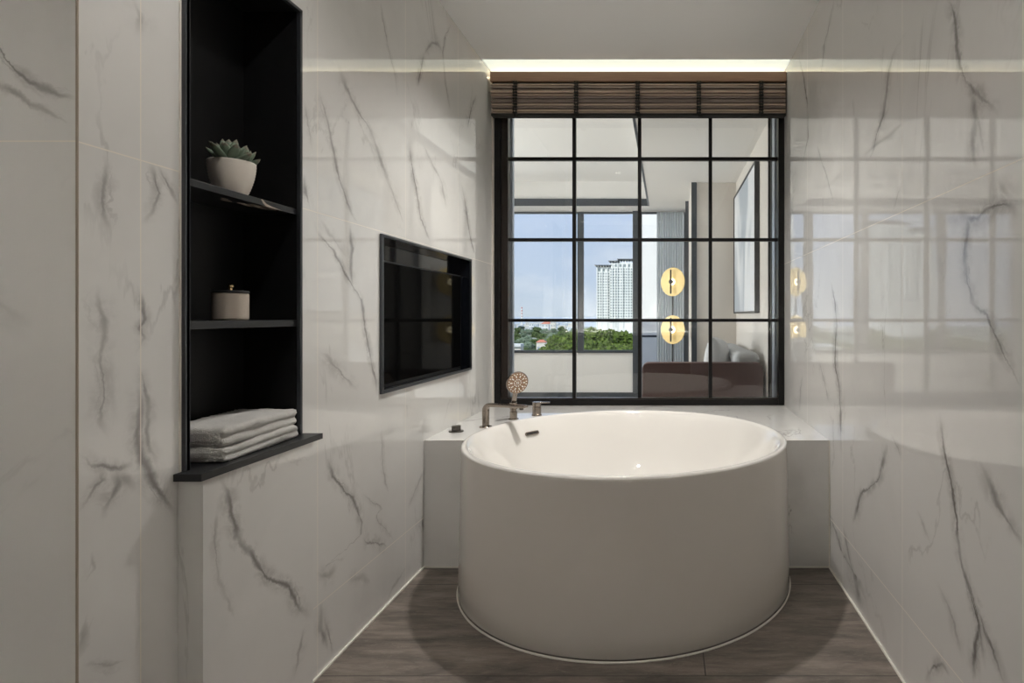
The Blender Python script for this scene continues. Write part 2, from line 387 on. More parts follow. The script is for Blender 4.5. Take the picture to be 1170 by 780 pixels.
def wloc(o):
    v = Vector((0, 0, 0))
    while o is not None: v += o.location; o = o.parent
    return v
def part(name, bm, m, parent=None, label=None, bevel=0.0, smooth=False, kind=None, segs=2):
    if parent is not None: bmesh.ops.translate(bm, verts=bm.verts[:], vec=-wloc(parent))
    me = bpy.data.meshes.new(name); bm.to_mesh(me); bm.free()
    for mm in (m if isinstance(m, (list, tuple)) else [m]): me.materials.append(mm)
    o = bpy.data.objects.new(name, me); C.objects.link(o)
    if parent is not None: o.parent = parent
    if smooth:
        for p in me.polygons: p.use_smooth = True
    if bevel:
        b = o.modifiers.new('bevel', 'BEVEL'); b.width = bevel; b.segments = segs; b.limit_method = 'ANGLE'; b.angle_limit = math.radians(40)
    if label: o['label'] = label
    if kind: o['kind'] = kind
    return o
def thing(name, label, cat, loc, group=None, kind=None):
    o = bpy.data.objects.new(name, None); C.objects.link(o); o.location = loc; o.empty_display_size = 0.05
    if kind: o['kind'] = kind
    else: o['label'] = label; o['category'] = cat
    if group: o['group'] = group
    return o
def tag(o, label, cat, group=None, kind=None):
    o['label'] = label; o['category'] = cat
    if group: o['group'] = group
    if kind: o['kind'] = kind
    return o
def struct(name, bm, m, **k): return part(name, bm, m, kind='structure', **k)
def wall_grid(bm, axis, c0, c1, us, vs, holes):
    """slab between c0 and c1 made of box cells, leaving out the holes"""
    for a, b in zip(us, us[1:]):
        for c, d in zip(vs, vs[1:]):
            mu, mv = (a+b)/2, (c+d)/2
            if any(h[0] < mu < h[1] and h[2] < mv < h[3] for h in holes): continue
            if axis == 'X': box(bm, c0, c1, a, b, c, d)
            else: box(bm, a, b, c0, c1, c, d)
    return bm

# ------------------------------------------------------------------ bathroom shell
struct('floor', B(-2.7, XR+0.0, -2.3, 3.56, -0.1, 0.0), M['floor'])
NY0, NY1, NZ0, NZ1 = 1.283, 1.692, 0.7515, 1.962        # shelf niche
TY0, TY1, TZ0, TZ1 = 2.172, 3.167, 0.804, 1.388        # television recess
bm = wall_grid(bmesh.new(), 'X', XL-0.17, XL, [1.06, NY0, NY1, TY0, TY1, 3.56], [0, 0.734, TZ0, TZ1, NZ1, CEIL],
       [(NY0, NY1, 0.734, NZ1), (TY0, TY1, TZ0, TZ1)])
for f in bm.faces:
    if f.calc_center_median().y < NY0-0.001: f.material_index = 1
struct('wall_left', bm, [M['marble_left'], M['marble_left_near']])
struct('wall_left_return', B(-2.7, XL-0.171, 1.06, 1.16, 0, CEIL), M['marble_panel'])
# face tile over the raw end of the left wall, so the return reads as one surface
struct('wall_left_end', B(XL-0.171, XL-0.0020, 1.056, 1.0598, 0, CEIL), M['marble_panel'])
struct('trim_1', B(XL-0.0019, XL+0.0006, 1.0562, 1.0596, 0, CEIL), mat('bronze_corner_strip', (0.34, 0.28, 0.22), 0.5))
struct('wall_right', B(XR, XR+0.12, -2.3, 3.56, 0, CEIL), M['marble_right'])
struct('wall_back', B(-2.7, XR, -2.4, -2.3, 0, CEIL), M['marble_back'])
struct('wall_far_left', B(-2.8, -2.7, -2.4, 1.16, 0, CEIL), M['marble_back'])
struct('ceiling', B(-2.8, XR+0.12, -2.4, 3.36, CEIL, CEIL+0.1), M['ceiling'])
# plinth boxed out under the niche
struct('trim_2', B(XL, -0.9993, 1.2746, 1.672, 0, 0.733), M['marble_box'])
# caulk beads
struct('baseboard_left', B(XL, XL+0.006, 1.672, 2.563, 0, 0.006), M['caulk'])
struct('baseboard_right', B(XR-0.006, XR, -2.3, 2.563, 0, 0.006), M['caulk'])
# marble counter wrapped round the tub
TC = (-0.172, 2.540); RO = 0.692
poly = [(XL+0.001, 2.563)]
a0 = math.asin((2.563-TC[1])/RO)
poly_arc = [(TC[0]+RO*math.cos(PI-a0-(PI-2*a0)*k/64), TC[1]+RO*math.sin(PI-a0-(PI-2*a0)*k/64)) for k in range(65)]
poly += poly_arc + [(XR-0.001, 2.563), (XR-0.001, 3.5595), (XL+0.001, 3.5595)]
ctr = part('bath_counter', prism(bmesh.new(), poly, 0.0, 0.55), M['marble_plain'])
tag(ctr, 'white grey-veined marble counter wrapped around the back of the round bathtub', 'counter')
struct('trim_3', box(B(XL+0.001, poly_arc[0][0], 2.558, 2.5628, 0, 0.005), poly_arc[-1][0], XR-0.006, 2.558, 2.5628, 0, 0.005), M['caulk'])
struct('trim_4', B(XR-0.004, XR-0.0002, 2.558, 2.5626, 0.006, 0.55), M['caulk'])

# ------------------------------------------------------------------ window wall
WY = 3.56
struct('wall_window', wall_grid(bmesh.new(), 'Y', WY, WY+0.10, [XL-0.17, -1.037, XR+0.001, XR+0.12], [0, 0.552, 2.46, 2.75], [(-1.037, XR+0.001, 0.552, 2.46)]), M['plaster'])
win = thing('window_1', '', '', (0, WY, 0.556), kind='structure')
x0, x1, z0, z1 = -1.036, XR, 0.5535, 2.459
fb = bmesh.new()
box(fb, x0, x0+0.037, WY-0.012, WY+0.05, z0, z1); box(fb, x1-0.036, x1, WY-0.012, WY+0.05, z0, z1)
box(fb, x0+0.037, x1-0.036, WY-0.012, WY+0.05, z0, z0+0.034); box(fb, x0+0.037, x1-0.036, WY-0.012, WY+0.05, z1-0.04, z1)
part('window_frame', fb, M['black_frame'], win, bevel=0.002)
part('side_profile', B(x0+0.037, x0+0.071, WY+0.002, WY+0.05, z0+0.034, z1-0.04), M['brown_frame'], win, label='dark bronze profile', bevel=0.002)
part('inner_bead', box(B(x0+0.071, x0+0.079, WY, WY+0.05, z0+0.034, z1-0.04), x0+0.037, x1-0.036, WY-0.004, WY+0.05, z0+0.034, z0+0.041), M['brown_frame'], win, label='thin bronze bead')
GY = WY+0.02
for px in (656.2, 730.8, 811.6):
    X = (px-PX)*GY/F
    part('muntin', B(X-0.0105, X+0.0105, GY-0.012, GY+0.018, z0+0.034, z1-0.04), M['black_frame'], win, bevel=0.0015)
for z in (2.0375, 1.549, 1.0626):
    part('muntin', B(x0+0.071, x1-0.036, GY-0.0125, GY+0.0185, z-0.0095, z+0.0095), M['black_frame'], win, bevel=0.0015)
part('glass_pane', B(x0+0.06, x1-0.03, GY+0.001, GY+0.006, z0+0.03, z1-0.03), M['glass'], win)

# cove light above the blind
cv = thing('cove_light', 'bright pale ceiling light panel running across above the wooden blind', 'light', (-0.17, 3.45, CEIL))
part('diffuser_panel', B(XL+0.003, XR-0.003, 3.362, 3.556, CEIL+0.004, CEIL+0.012), M['led_panel'], cv)
part('led_strip', B(XL+0.02, XR-0.02, 3.54, 3.552, 2.512, 2.520), M['led_strip'], cv)
part('strip_channel', B(XL+0.02, XR-0.02, 3.536, 3.5585, 2.505, 2.511), M['steel_edge'], cv)
struct('ceiling_slot', B(XL-0.17, XR+0.12, 3.36, 3.66, CEIL+0.03, CEIL+0.1), M['ceiling'])

# ------------------------------------------------------------------ blind
BY = 3.50
bl = thing('roman_blind', 'dark brown wooden slat blind pulled up above the black grid window', 'blind', (-0.17, BY, 2.5))
bx0, bx1 = (561.5-PX)*BY/F, (897.5-PX)*BY/F
def ZY(y, d=BY): return H-(y-PY)*d/F
part('headrail', B(bx0, bx1, BY-0.030, BY+0.028, ZY(95), ZY(84)), M['rail_wood'], bl, label='mid brown wooden headrail', bevel=0.002)
part('end_cap', B(bx1+0.0005, bx1+0.004, BY-0.030, BY+0.01, ZY(95), ZY(84.5)), M['dark_nickel'], bl, label='metal end cap')
part('lift_roll', B(bx0+0.01, bx1-0.01, BY-0.012, BY+0.02, ZY(98), ZY(95)), M['cord'], bl)
zs, ze = ZY(97.2), ZY(131.2); n = 12; hh = (zs-ze)/n
rnd = random.Random(3)
for k in range(n):
    dy = rnd.uniform(-0.010, 0.004) - 0.004*(k % 2); zz = zs-(k+0.5)*hh
    bm = B(bx0+rnd.uniform(0.002, .009), bx1-rnd.uniform(0.002, .006), BY-0.028+dy, BY+0.02, zz-hh*0.36, zz+hh*0.28)
    # tilt each folded slat a little
    bmesh.ops.rotate(bm, verts=bm.verts[:], cent=(0, BY, zz), matrix=Matrix.Rotation(rnd.uniform(-.10, .12), 3, 'X'))
    part('slat', bm, M['slat%d' % rnd.randrange(4)], bl, bevel=0.003)
part('bottom_rail', B(bx0+0.006, bx1-0.004, BY-0.032, BY+0.02, ZY(134), ZY(131.3)), M['cord'], bl, label='black bottom rail', bevel=0.002)
for px in (590.5, 659.6, 729, 798, 868.4):
    X = (px-PX)*BY/F
    bm = bmesh.new()
    for s in (-1, 1): tube(bm, [(X+s*0.007+0.002*math.sin(q*1.7+s), BY-0.044, ZY(96+q*3.2)) for q in range(13)], 0.0028, 6)
    for q in range(11): box(bm, X-0.0135, X+0.0135, BY-0.049, BY-0.040, ZY(98+q*3.3), ZY(99.3+q*3.3))
    ld = part('ladder_cord', bm, M['cord'], bl)
    part('cord_clip', B(X-0.014, X+0.014, BY-0.048, BY-0.028, ZY(96.4), ZY(95.2)), M['cord_tan'], ld)
    part('cord_end', B(X-0.004, X+0.02, BY-0.049, BY-0.041, ZY(136.4), ZY(134.6)), M['cord'], ld)

# ------------------------------------------------------------------ bathtub
tub = thing('bathtub', 'large round freestanding white bathtub on the grey stone floor', 'bathtub', (TC[0], TC[1], 0))
prof = [(0.60, 0.006), (0.680, 0.006), (0.6845, 0.012), (0.6835, 0.08), (0.680, 0.25), (0.6765, 0.42), (0.6745, 0.53), (0.6742, 0.562), (0.6733, 0.571), (0.6700, 0.5775), (0.6640, 0.580),
        (0.6560, 0.5795), (0.6490, 0.576), (0.6420, 0.568), (0.632, 0.550), (0.615, 0.512), (0.590, 0.450), (0.560, 0.375), (0.520, 0.300), (0.470, 0.235), (0.400, 0.180), (0.300, 0.145), (0.150, 0.132), (0.0, 0.130)]
bm = lathe(bmesh.new(), prof, (TC[0], TC[1], 0), 192)
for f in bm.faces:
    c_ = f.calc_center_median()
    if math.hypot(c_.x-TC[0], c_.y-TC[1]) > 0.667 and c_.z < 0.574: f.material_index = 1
part('tub_shell', bm, [M['tub'], M['tub_out_shaded']], tub, smooth=True)
bm = lathe(bmesh.new(), [(0.6835, 0.0), (0.6895, 0.0), (0.6885, 0.004), (0.6855, 0.006), (0.6835, 0.0)], (TC[0], TC[1], 0), 192)
part('base_seal', bm, M['caulk'], tub, label='white silicone bead round the foot', smooth=True)
# overflow slot on the inner wall
P0 = W(608, 494.5, 2.905); ang = math.atan2(P0.y-TC[1], P0.x-TC[0])
tdir = Vector((-math.sin(ang), math.cos(ang), 0)); ndir = Vector((-math.cos(ang), -math.sin(ang), 0.42)).normalized(); udir = ndir.cross(tdir).normalized()
if udir.z < 0: udir = -udir
rr_in = 0.6145; zc = 0.512
cpt = Vector((TC[0]+math.cos(ang)*rr_in, TC[1]+math.sin(ang)*rr_in, zc))
def slot(bm, a, b, t0, t1, c=cpt):
    pts = []
    for k in range(24):
        th = 2*PI*k/24; e = (a-b)*(1 if math.cos(th) > 0 else -1)
        pts.append(c+tdir*(e+b*math.cos(th))+udir*b*math.sin(th))
    lo = [bm.verts.new(p+ndir*t0) for p in pts]; hi = [bm.verts.new(p+ndir*t1) for p in pts]
    bm.faces.new(lo[::-1]); bm.faces.new(hi)
    for i in range(24): bm.faces.new((lo[i], lo[(i+1) % 24], hi[(i+1) % 24], hi[i]))
    bmesh.ops.recalc_face_normals(bm, faces=bm.faces[:]); return bm
ov = part('overflow_plate', slot(bmesh.new(), 0.042, 0.0095, -0.004, 0.006), M['nickel'], tub, label='nickel overflow plate')
part('overflow_slot', slot(bmesh.new(), 0.036, 0.0045, 0.0055, 0.0068), M['cord'], ov)

# ------------------------------------------------------------------ taps
CT = 0.5503
def arc(p, q, r, k=8): pass
# spout
fx = thing('bath_spout', 'square-bent brushed nickel bath spout at the left end of the counter', 'tap', (-0.877, 2.864, CT))
bm = lathe(bmesh.new(), [(0, 0), (0.030, 0), (0.030, 0.004), (0.028, 0.006), (0, 0.006)], (-0.877, 2.864, CT), 32)
part('base_plate', bm, M['nickel'], fx, smooth=False)
d = Vector((0.212, -0.062, 0)).normalized()
base = Vector((-0.877, 2.864, CT+0.005)); hgt = 0.112
def sweep_rect(bm, path, wid, hei):
    rings = []
    side = Vector((-d.y, d.x, 0))
    for i, (p, nrm) in enumerate(path):
        w_ = wid[i]; h_ = hei[i]
        ring = []
        for k in range(16):
            th = 2*PI*k/16+PI/16; cx, sx = math.cos(th), math.sin(th)
            ex = math.copysign(abs(cx)**0.45, cx); ey = math.copysign(abs(sx)**0.45, sx)
            ring.append(bm.verts.new(p+side*ex*w_+nrm*ey*h_))
        rings.append(ring)
    for a, b in zip(rings, rings[1:]):
        for i in range(16): bm.faces.new((a[i], a[(i+1) % 16], b[(i+1) % 16], b[i]))
    bm.faces.new(rings[0][::-1]); bm.faces.new(rings[-1])
    bmesh.ops.recalc_face_normals(bm, faces=bm.faces[:]); return bm
path = []; wid = []; hei = []
up = Vector((0, 0, 1)); rb = 0.026
path += [(base, -d), (base+up*(hgt-rb-0.012), -d)]; wid += [.0135]*2; hei += [.0145, .0145]
cc = base+up*(hgt-rb-0.008)+d*rb
for k in range(1, 7):
    th = PI/2*k/6
    path.append((cc-d*rb*math.cos(th)+up*rb*math.sin(th), (-d*math.cos(th)+up*math.sin(th)).normalized())); wid.append(.0145); hei.append(.0145-0.0055*k/6)
top = path[-1][0]
path += [(top+d*0.08, up), (top+d*0.16, up), (top+d*0.192, up)]; wid += [.016, .0185, .0195]; hei += [.0085, .0075, .006]
part('spout_body', sweep_rect(bmesh.new(), path, wid, hei), M['nickel'], fx, smooth=False, bevel=0.001)
bm = lathe(bmesh.new(), [(0, -0.008), (0.010, -0.008), (0.010, 0), (0, 0)], tuple(top+d*0.168-up*0.008), 20)
part('aerator', bm, M['dark_nickel'], fx)
# hand shower
hx, hy = -0.800, 3.085
hs = thing('hand_shower', 'round-headed nickel hand shower standing upright behind the bath spout', 'shower', (hx, hy, CT))
part('holder', lathe(bmesh.new(), [(0, 0), (0.026, 0), (0.026, 0.004), (0.019, 0.006), (0.019, 0.040), (0.015, 0.042), (0.015, 0.052), (0.019, 0.054), (0.019, 0.088), (0.012, 0.09), (0, 0.09)], (hx, hy, CT), 32), M['nickel'], hs)
ctr_h = W(591, 437, 3.04)
fn = Vector((0.58, -0.78, -0.22)).normalized()        # the way the spray face looks
hb = Vector((hx, hy, CT+0.085)); dn = (Vector((0, 0, -1))-fn*fn.dot(Vector((0, 0, -1)))).normalized(); he = ctr_h+dn*0.055-fn*0.012
part('handle', tube(bmesh.new(), [hb, hb.lerp(he, .5)+Vector((0, 0.004, 0)), he, ctr_h+dn*0.025-fn*0.016], [0.0125, 0.0125, 0.0135, 0.011], 20), M['nickel'], hs, smooth=True)
rot = Vector((0, 0, 1)).rotation_difference(fn).to_matrix().to_4x4()
def disc(prof, c, sx=1.0):
    bm = lathe(bmesh.new(), prof, (0, 0, 0), 48)
    bmesh.ops.transform(bm, matrix=Matrix.Translation(c) @ rot, verts=bm.verts[:]); return bm
hd = part('shower_head', disc([(0, -0.018), (0.030, -0.017), (0.052, -0.011), (0.0585, -0.003), (0.0585, 0.002), (0.056, 0.004), (0, 0.004)], ctr_h), M['nickel'], hs, smooth=False)
fc = part('spray_face', disc([(0, 0.0035), (0.0545, 0.0035), (0.0540, 0.0055), (0, 0.0060)], ctr_h), M['spray'], hd, label='copper-toned spray face')
bm = bmesh.new()
for ring, cnt in ((0.006, 4), (0.018, 10), (0.031, 10), (0.0375, 10), (0.047, 20)):
    for k in range(cnt):
        th = 2*PI*k/cnt+(0.15 if cnt == 20 else 0)
        c = ctr_h+(rot @ Vector((ring*math.cos(th), ring*math.sin(th), 0.0062)))
        bmesh.ops.create_icosphere(bm, subdivisions=1, radius=0.0037, matrix=Matrix.Translation(c))
part('nozzles', bm, M['nozzle'], hs)
# lever mixer
mx_, my_ = -0.705, 3.205
mm = thing('mixer_tap', 'short cylindrical nickel mixer with a flat lever, right of the hand shower', 'tap', (mx_, my_, CT))
part('mixer_body', lathe(bmesh.new(), [(0, 0), (0.027, 0), (0.027, 0.004), (0.0235, 0.006), (0.0235, 0.044), (0.021, 0.046), (0.021, 0.049), (0.0235, 0.051), (0.0235, 0.066), (0, 0.066)], (mx_, my_, CT), 40), M['nickel'], mm)
bm = prism(bmesh.new(), [(mx_+0.0235*math.cos(t), my_+0.0235*math.sin(t)) for t in [PI/2+PI*k/12 for k in range(13)]]+[(mx_+0.02, my_-0.0235), (mx_+0.030, my_-0.009), (mx_+0.072, my_-0.008), (mx_+0.072, my_+0.008), (mx_+0.030, my_+0.009), (mx_+0.02, my_+0.0235)], CT+0.0665, CT+0.0735)
part('lever', bm, M['nickel'], mm, bevel=0.001)
# waste control knob
kx, ky = -0.982, 2.757
kn = thing('drain_knob', 'small low dark knob on a round plate at the counter front left corner', 'knob', (kx, ky, CT))
part('base_plate', lathe(bmesh.new(), [(0, 0), (0.033, 0), (0.033, 0.004), (0.031, 0.0055), (0, 0.0055)], (kx, ky, CT), 40), M['dark_nickel'], kn)
part('knob', lathe(bmesh.new(), [(0, 0.006), (0.019, 0.006), (0.0205, 0.009), (0.0205, 0.026), (0.0195, 0.028), (0, 0.028)], (kx, ky, CT), 40), M['dark_nickel'], kn)

# ------------------------------------------------------------------ shelf niche
ns = thing('niche_shelf', 'tall black recessed shelf unit with metal rim in the left marble wall', 'shelf', (XL, 1.49, NZ0))
nb = XL-0.150; e = 0.0015; t = 0.009
part('back_panel', B(nb-0.006, nb, NY0+e, NY1-e, NZ0, NZ1-e), M['niche'], ns)
part('side_panel', B(nb, XL+0.012, NY0+e, NY0+t, NZ0+0.0005, NZ1-e), M['niche'], ns)
part('side_panel', B(nb, XL-0.0005, NY1-t, NY1-e, NZ0+0.0005, NZ1-e), M['niche'], ns)
part('top_panel', B(nb, XL-0.0005, NY0+t, NY1-t, NZ1-t, NZ1-e), M['niche'], ns)
# rim
bm = bmesh.new()
box(bm, XL+0.0005, XL+0.012, NY0-0.002, NY0+t+0.002, NZ0, NZ1); box(bm, XL+0.0005, XL+0.012, NY1-t, NY1+0.001, NZ0, NZ1)
box(bm, XL+0.0005, XL+0.012, NY0-0.002, NY1+0.001, NZ1-t, NZ1)
part('rim', bm, M['steel_edge'], ns, label='grey steel edge of the shelf opening', bevel=0.001)
part('rim_seal', B(XL+0.0003, XL+0.0035, NY0-0.006, NY0-0.0025, NZ0, NZ1), M['caulk'], ns, label='pale seal beside the rim')
s1 = part('shelf', B(nb, XL+0.001, NY0+t, NY1-t, 1.376, 1.392), M['black_metal'], ns, bevel=0.0008)
# bare chip out of the upper shelf's edge and underside
bm = bmesh.new()
rnd = random.Random(5)
cp = [(0.0, -0.0005), (0.010, 0.004), (0.030, -0.0002), (0.052, 0.0), (0.095, 0.0), (0.105, -0.0005)]
y_c = 1.535
tri = [(y_c, 1.3915), (y_c+0.006, 1.3915), (y_c+0.020, 1.383), (y_c+0.045, 1.379), (y_c+0.085, 1.3762), (y_c+0.02, 1.3762), (y_c+0.008, 1.382)]
vs = [bm.verts.new((XL+0.0014, a, b)) for a, b in tri]; vb = [bm.verts.new((XL+0.0008, a, b)) for a, b in tri]
bm.faces.new(vs); bm.faces.new(vb[::-1])
for i in range(len(tri)): bm.faces.new((vs[i], vb[i], vb[(i+1) % len(tri)], vs[(i+1) % len(tri)]))
for cx_, cy_, rx_, ry_ in ((XL-0.020, y_c+0.015, .018, .05), (XL-0.032, y_c-0.01, .012, .03), (XL-0.045, y_c-0.06, .006, .018), (XL-0.030, y_c-0.085, .004, .012), (XL-0.012, y_c+0.045, .011, .035)):
    pp = [(cx_+rx_*math.cos(2*PI*k/14)*rnd.uniform(.6, 1.1), cy_+ry_*math.sin(2*PI*k/14)*rnd.uniform(.6, 1.1)) for k in range(14)]
    prism(bm, pp, 1.3754, 1.3758)
part('chipped_patch', bm, M['chip'], s1, label='bare patch where the black coating has chipped off')
part('shelf', B(nb, XL+0.001, NY0+t, NY1-t, 1.059, 1.077), M['black_metal'], ns, bevel=0.0008)
part('ledge', prism(bmesh.new(), [(nb, NY0+e), (XL+0.0005, NY0+e), (XL+0.0005, 1.2615), (-0.9935, 1.2615), (-0.9935, 1.709), (XL+0.0005, 1.709), (XL+0.0005, NY1-e), (nb, NY1-e)], 0.7345, 0.7505), M['black_metal'], ns, label='wide black bottom ledge jutting from the wall', bevel=0.0012)
for o in list(ns.children):
    if o.name.startswith('ledge'): pass

# potted succulent
pc = Vector((XL-0.058, 1.512, 1.3925))
pt = thing('potted_succulent', 'green succulent in a ribbed cream bowl on the upper black shelf', 'plant', pc)
prof = [(0, 0), (0.028, 0), (0.031, 0.002)]
for k in range(1, 24):
    s = k/23; r = 0.031+(0.0515-0.031)*math.sin(s*PI/2)**0.85
    prof.append((r+0.0009*(k % 2), 0.002+0.085*s))
prof += [(0.0505, 0.0885), (0.049, 0.087), (0.0475, 0.078), (0, 0.076)]
part('pot', lathe(bmesh.new(), prof, pc, 64), M['pot'], pt, smooth=True)
part('soil', lathe(bmesh.new(), [(0.047, 0.0785), (0.03, 0.082), (0, 0.083)], pc, 32), M['soil'], pt)
def leaf(bm, base, yaw, pitch, ln, wd, th):
    """a fleshy pointed leaf, thick in the middle"""
    rings = []; n = 7
    R = Matrix.Rotation(yaw, 3, 'Z') @ Matrix.Rotation(-pitch, 3, 'Y')
    for i in range(n+1):
        s = i/n; w_ = wd*(0.45+1.0*math.sin(min(1, s*1.15)*PI*0.62))*(1-s**3.2)**0.7*0.75+0.0004; h_ = th*(1-s**2)**0.6*0.5+0.0004
        ring = []
        for k in range(10):
            a = 2*PI*k/10
            p = Vector((ln*s, w_*math.cos(a)*0.7, h_*math.sin(a)+0.18*ln*s*s))
            ring.append(bm.verts.new(base+R @ p))
        rings.append(ring)
    n0 = len(bm.faces)
    bm.faces.new(rings[0][::-1]); bm.faces.new(rings[-1])
    for j, (a, b) in enumerate(zip(rings, rings[1:])):
        for i in range(10):
            f = bm.faces.new((a[i], a[(i+1) % 10], b[(i+1) % 10], b[i])); f.smooth = True
            if j == n-1: f.material_index = 1
rnd = random.Random(11)
for (ox, oy, sc, nl) in ((0.004, -0.018, 1.0, 20), (0.006, 0.026, 0.9, 18), (-0.018, 0.004, 0.75, 12)):
    bm = bmesh.new(); b0 = pc+Vector((ox, oy, 0.082))
    for k in range(nl):
        s = k/nl; yaw = k*2.39996; pitch = 0.22+1.05*s
        leaf(bm, b0+Vector((0, 0, 0.012*s)), yaw, pitch, sc*(0.066-0.022*s)*rnd.uniform(.85, 1.12), sc*0.0185, sc*0.014)
    bmesh.ops.recalc_face_normals(bm, faces=bm.faces[:])
    part('rosette', bm, [M['leaf'], M['leaf_tip']], pt)
# lidded jar
jc = Vector((XL-0.052, 1.500, 1.0775))
jr = thing('lidded_jar', 'short beige cylindrical jar with black lid on the middle black shelf', 'jar', jc)
part('jar_body', lathe(bmesh.new(), [(0, 0), (0.0355, 0), (0.0378, 0.002), (0.0388, 0.005), (0.0388, 0.066), (0.037, 0.068), (0, 0.068)], jc, 64), M['jar'], jr, smooth=False)
ld = part('jar_lid', lathe(bmesh.new(), [(0, 0.0685), (0.0392, 0.0685), (0.0396, 0.070), (0.0396, 0.0735), (0.038, 0.075), (0, 0.075)], jc, 64), M['black_metal'], jr, label='thin black lid')
part('knob', lathe(bmesh.new(), [(0, 0.0752), (0.0050, 0.0752), (0.0035, 0.078), (0.0035, 0.082), (0.0065, 0.084), (0.0065, 0.088), (0.0045, 0.090), (0, 0.0905)], jc, 24), M['gold'], ld, label='small brass knob')
for o in (part('foot', lathe(bmesh.new(), [(0, -0.0001), (0.0345, -0.0001), (0.0345, 0.0004), (0, 0.0004)], jc, 32), M['dark_nickel'], jr),): pass

# towels
def towel(name, cx, cy, z, lx, ly, hz, seed, label):
    root = thing(name, label, 'towel', (cx, cy, z), 'folded white towels on the bottom ledge')
    bm = bmesh.new()
    nu, nv = 90, 60; half = hz/2
    rings = []
    # cross-section across X: a strip folded over itself (open side to the back), swept along Y
    def sec(s):
        pts = []
        r = hz/4*0.98; X0, X1 = -lx/2, lx/2
        top, mid1, mid0, bot = hz, hz/2+0.0006, hz/2-0.0006, 0.0
        def run(xa, xb, zz, n): return [(xa+(xb-xa)*i/(n-1), zz) for i in range(n)]
        pts += run(X0, X1-hz/4, top, 14)
        pts += [(X1-hz/4+hz/4*math.sin(PI*k/8), hz*0.75+hz/4*math.cos(PI*k/8)) for k in range(1, 6)]
        pts += [(X1-hz*0.07, mid1+hz*0.03), (X1-hz*0.12, mid1), (X1-hz*0.12, mid0), (X1-hz*0.07, mid0-hz*0.03)]
        pts += [(X1-hz/4+hz/4*math.sin(PI*k/8), hz*0.25+hz/4*math.cos(PI*k/8)) for k in range(3, 8)]
        pts += run(X1-hz/4, X0, bot, 14)
        return pts
    base = sec(0); N_ = 64
    for j in range(N_+1):
        s = j/N_; y = (s-0.5)*ly
        edge = min(s, 1-s)*ly; q = min(1, edge/(hz*0.30)); sh = math.sqrt(max(0, 1-(1-q)**2))*0.5+0.5
        ring = []
        for (x, zz) in base:
            zc = hz*0.75 if zz > hz/2 else hz*0.25
            z2 = zc+(zz-zc)*sh; x2 = x-(1-sh)*0.006 if x > 0 else x
            nrm = noise.noise(Vector((x*14+seed, y*14, zz*20)))*0.0055+noise.noise(Vector((x*60, y*60+seed, zz*60)))*0.0012
            z3 = max(0.0006, z2+nrm*(1 if zz > 0.002 else 0)); x3 = x2+nrm*1.3
            ring.append(bm.verts.new((cx+x3, cy+y, z+z3)))
        rings.append(ring)
    m = len(base)
    for a, b in zip(rings, rings[1:]):
        for i in range(m): bm.faces.new((a[i], a[(i+1) % m], b[(i+1) % m], b[i]))
    bm.faces.new(rings[0][::-1]); bm.faces.new(rings[-1])
    # fine terry pile
    bmesh.ops.recalc_face_normals(bm, faces=bm.faces[:])
    for v in bm.verts:
        co = v.co*520; v.co += v.normal*noise.noise(co)*0.0022
    bmesh.ops.rotate(bm, verts=bm.verts[:], cent=(cx, cy, z), matrix=Matrix.Rotation(0.05, 3, 'Z'))
    part('folded_cloth', bm, M['towel'], root, smooth=True)
    # the folded inner layer that shows at the short end
    bm = bmesh.new()
    box(bm, cx-lx/2+0.01, cx+lx/2-0.012, cy-ly/2-0.0015, cy-ly/2+0.03, z+hz*0.22, z+hz*0.80)
    bmesh.ops.rotate(bm, verts=bm.verts[:], cent=(cx, cy, z), matrix=Matrix.Rotation(0.05, 3, 'Z'))
    part('inner_fold', bm, M['towel'], root, bevel=0.005, segs=4)
towel('folded_towel', -1.098, 1.502, 0.7512, 0.155, 0.296, 0.034, 1.0, 'folded white terry towel lying directly on the black ledge, under another towel')
towel('folded_towel', -1.100, 1.504, 0.7862, 0.152, 0.296, 0.045, 5.0, 'folded white terry towel, topmost of the two in the black niche')

# ------------------------------------------------------------------ television recess
rc = thing('television_recess', 'black metal-rimmed box recessed in the left marble wall around the television', 'frame', (XL, 2.67, TZ0))
g = 0.0015; rd = XL-0.085
part('back_panel', B(rd-0.006, rd, TY0+g, TY1-g, TZ0+g, TZ1-g), M['niche'], rc)
bm = bmesh.new(); tt = 0.006
box(bm, rd, XL, TY0+g, TY0+tt, TZ0+g, TZ1-g); box(bm, rd, XL, TY1-tt, TY1-g, TZ0+g, TZ1-g)
box(bm, rd, XL, TY0+tt, TY1-tt, TZ0+g, TZ0+tt); box(bm, rd, XL, TY0+tt, TY1-tt, TZ1-tt, TZ1-g)
part('liner', bm, M['gloss_black'], rc, label='glossy black lining')
bm = bmesh.new(); fw = 0.012
box(bm, XL+0.0003, XL+0.010, TY0-0.003, TY0+fw, TZ0-0.003, TZ1+0.003); box(bm, XL+0.0003, XL+0.010, TY1-fw+0.004, TY1+0.003, TZ0-0.003, TZ1+0.003)
box(bm, XL+0.0003, XL+0.010, TY0+fw, TY1-fw+0.004, TZ0-0.003, TZ0+fw-0.003); box(bm, XL+0.0003, XL+0.010, TY0+fw, TY1-fw+0.004, TZ1-fw+0.005, TZ1+0.003)
part('rim', bm, M['steel_edge'], rc, label='dark steel rim', bevel=0.0012)
tv = thing('television', 'black flat-screen television set in the wall recess left of the window', 'television', (XL-0.06, 2.67, TZ0+0.012))
part('screen_housing', B(XL-0.083, XL-0.044, TY0+0.010, TY1-0.012, TZ0+0.0065, 1.304), M['niche'], tv, bevel=0.002)
part('screen', B(XL-0.0438, XL-0.0425, TY0+0.018, TY1-0.022, TZ0+0.020, 1.297), M['screen'], tv)
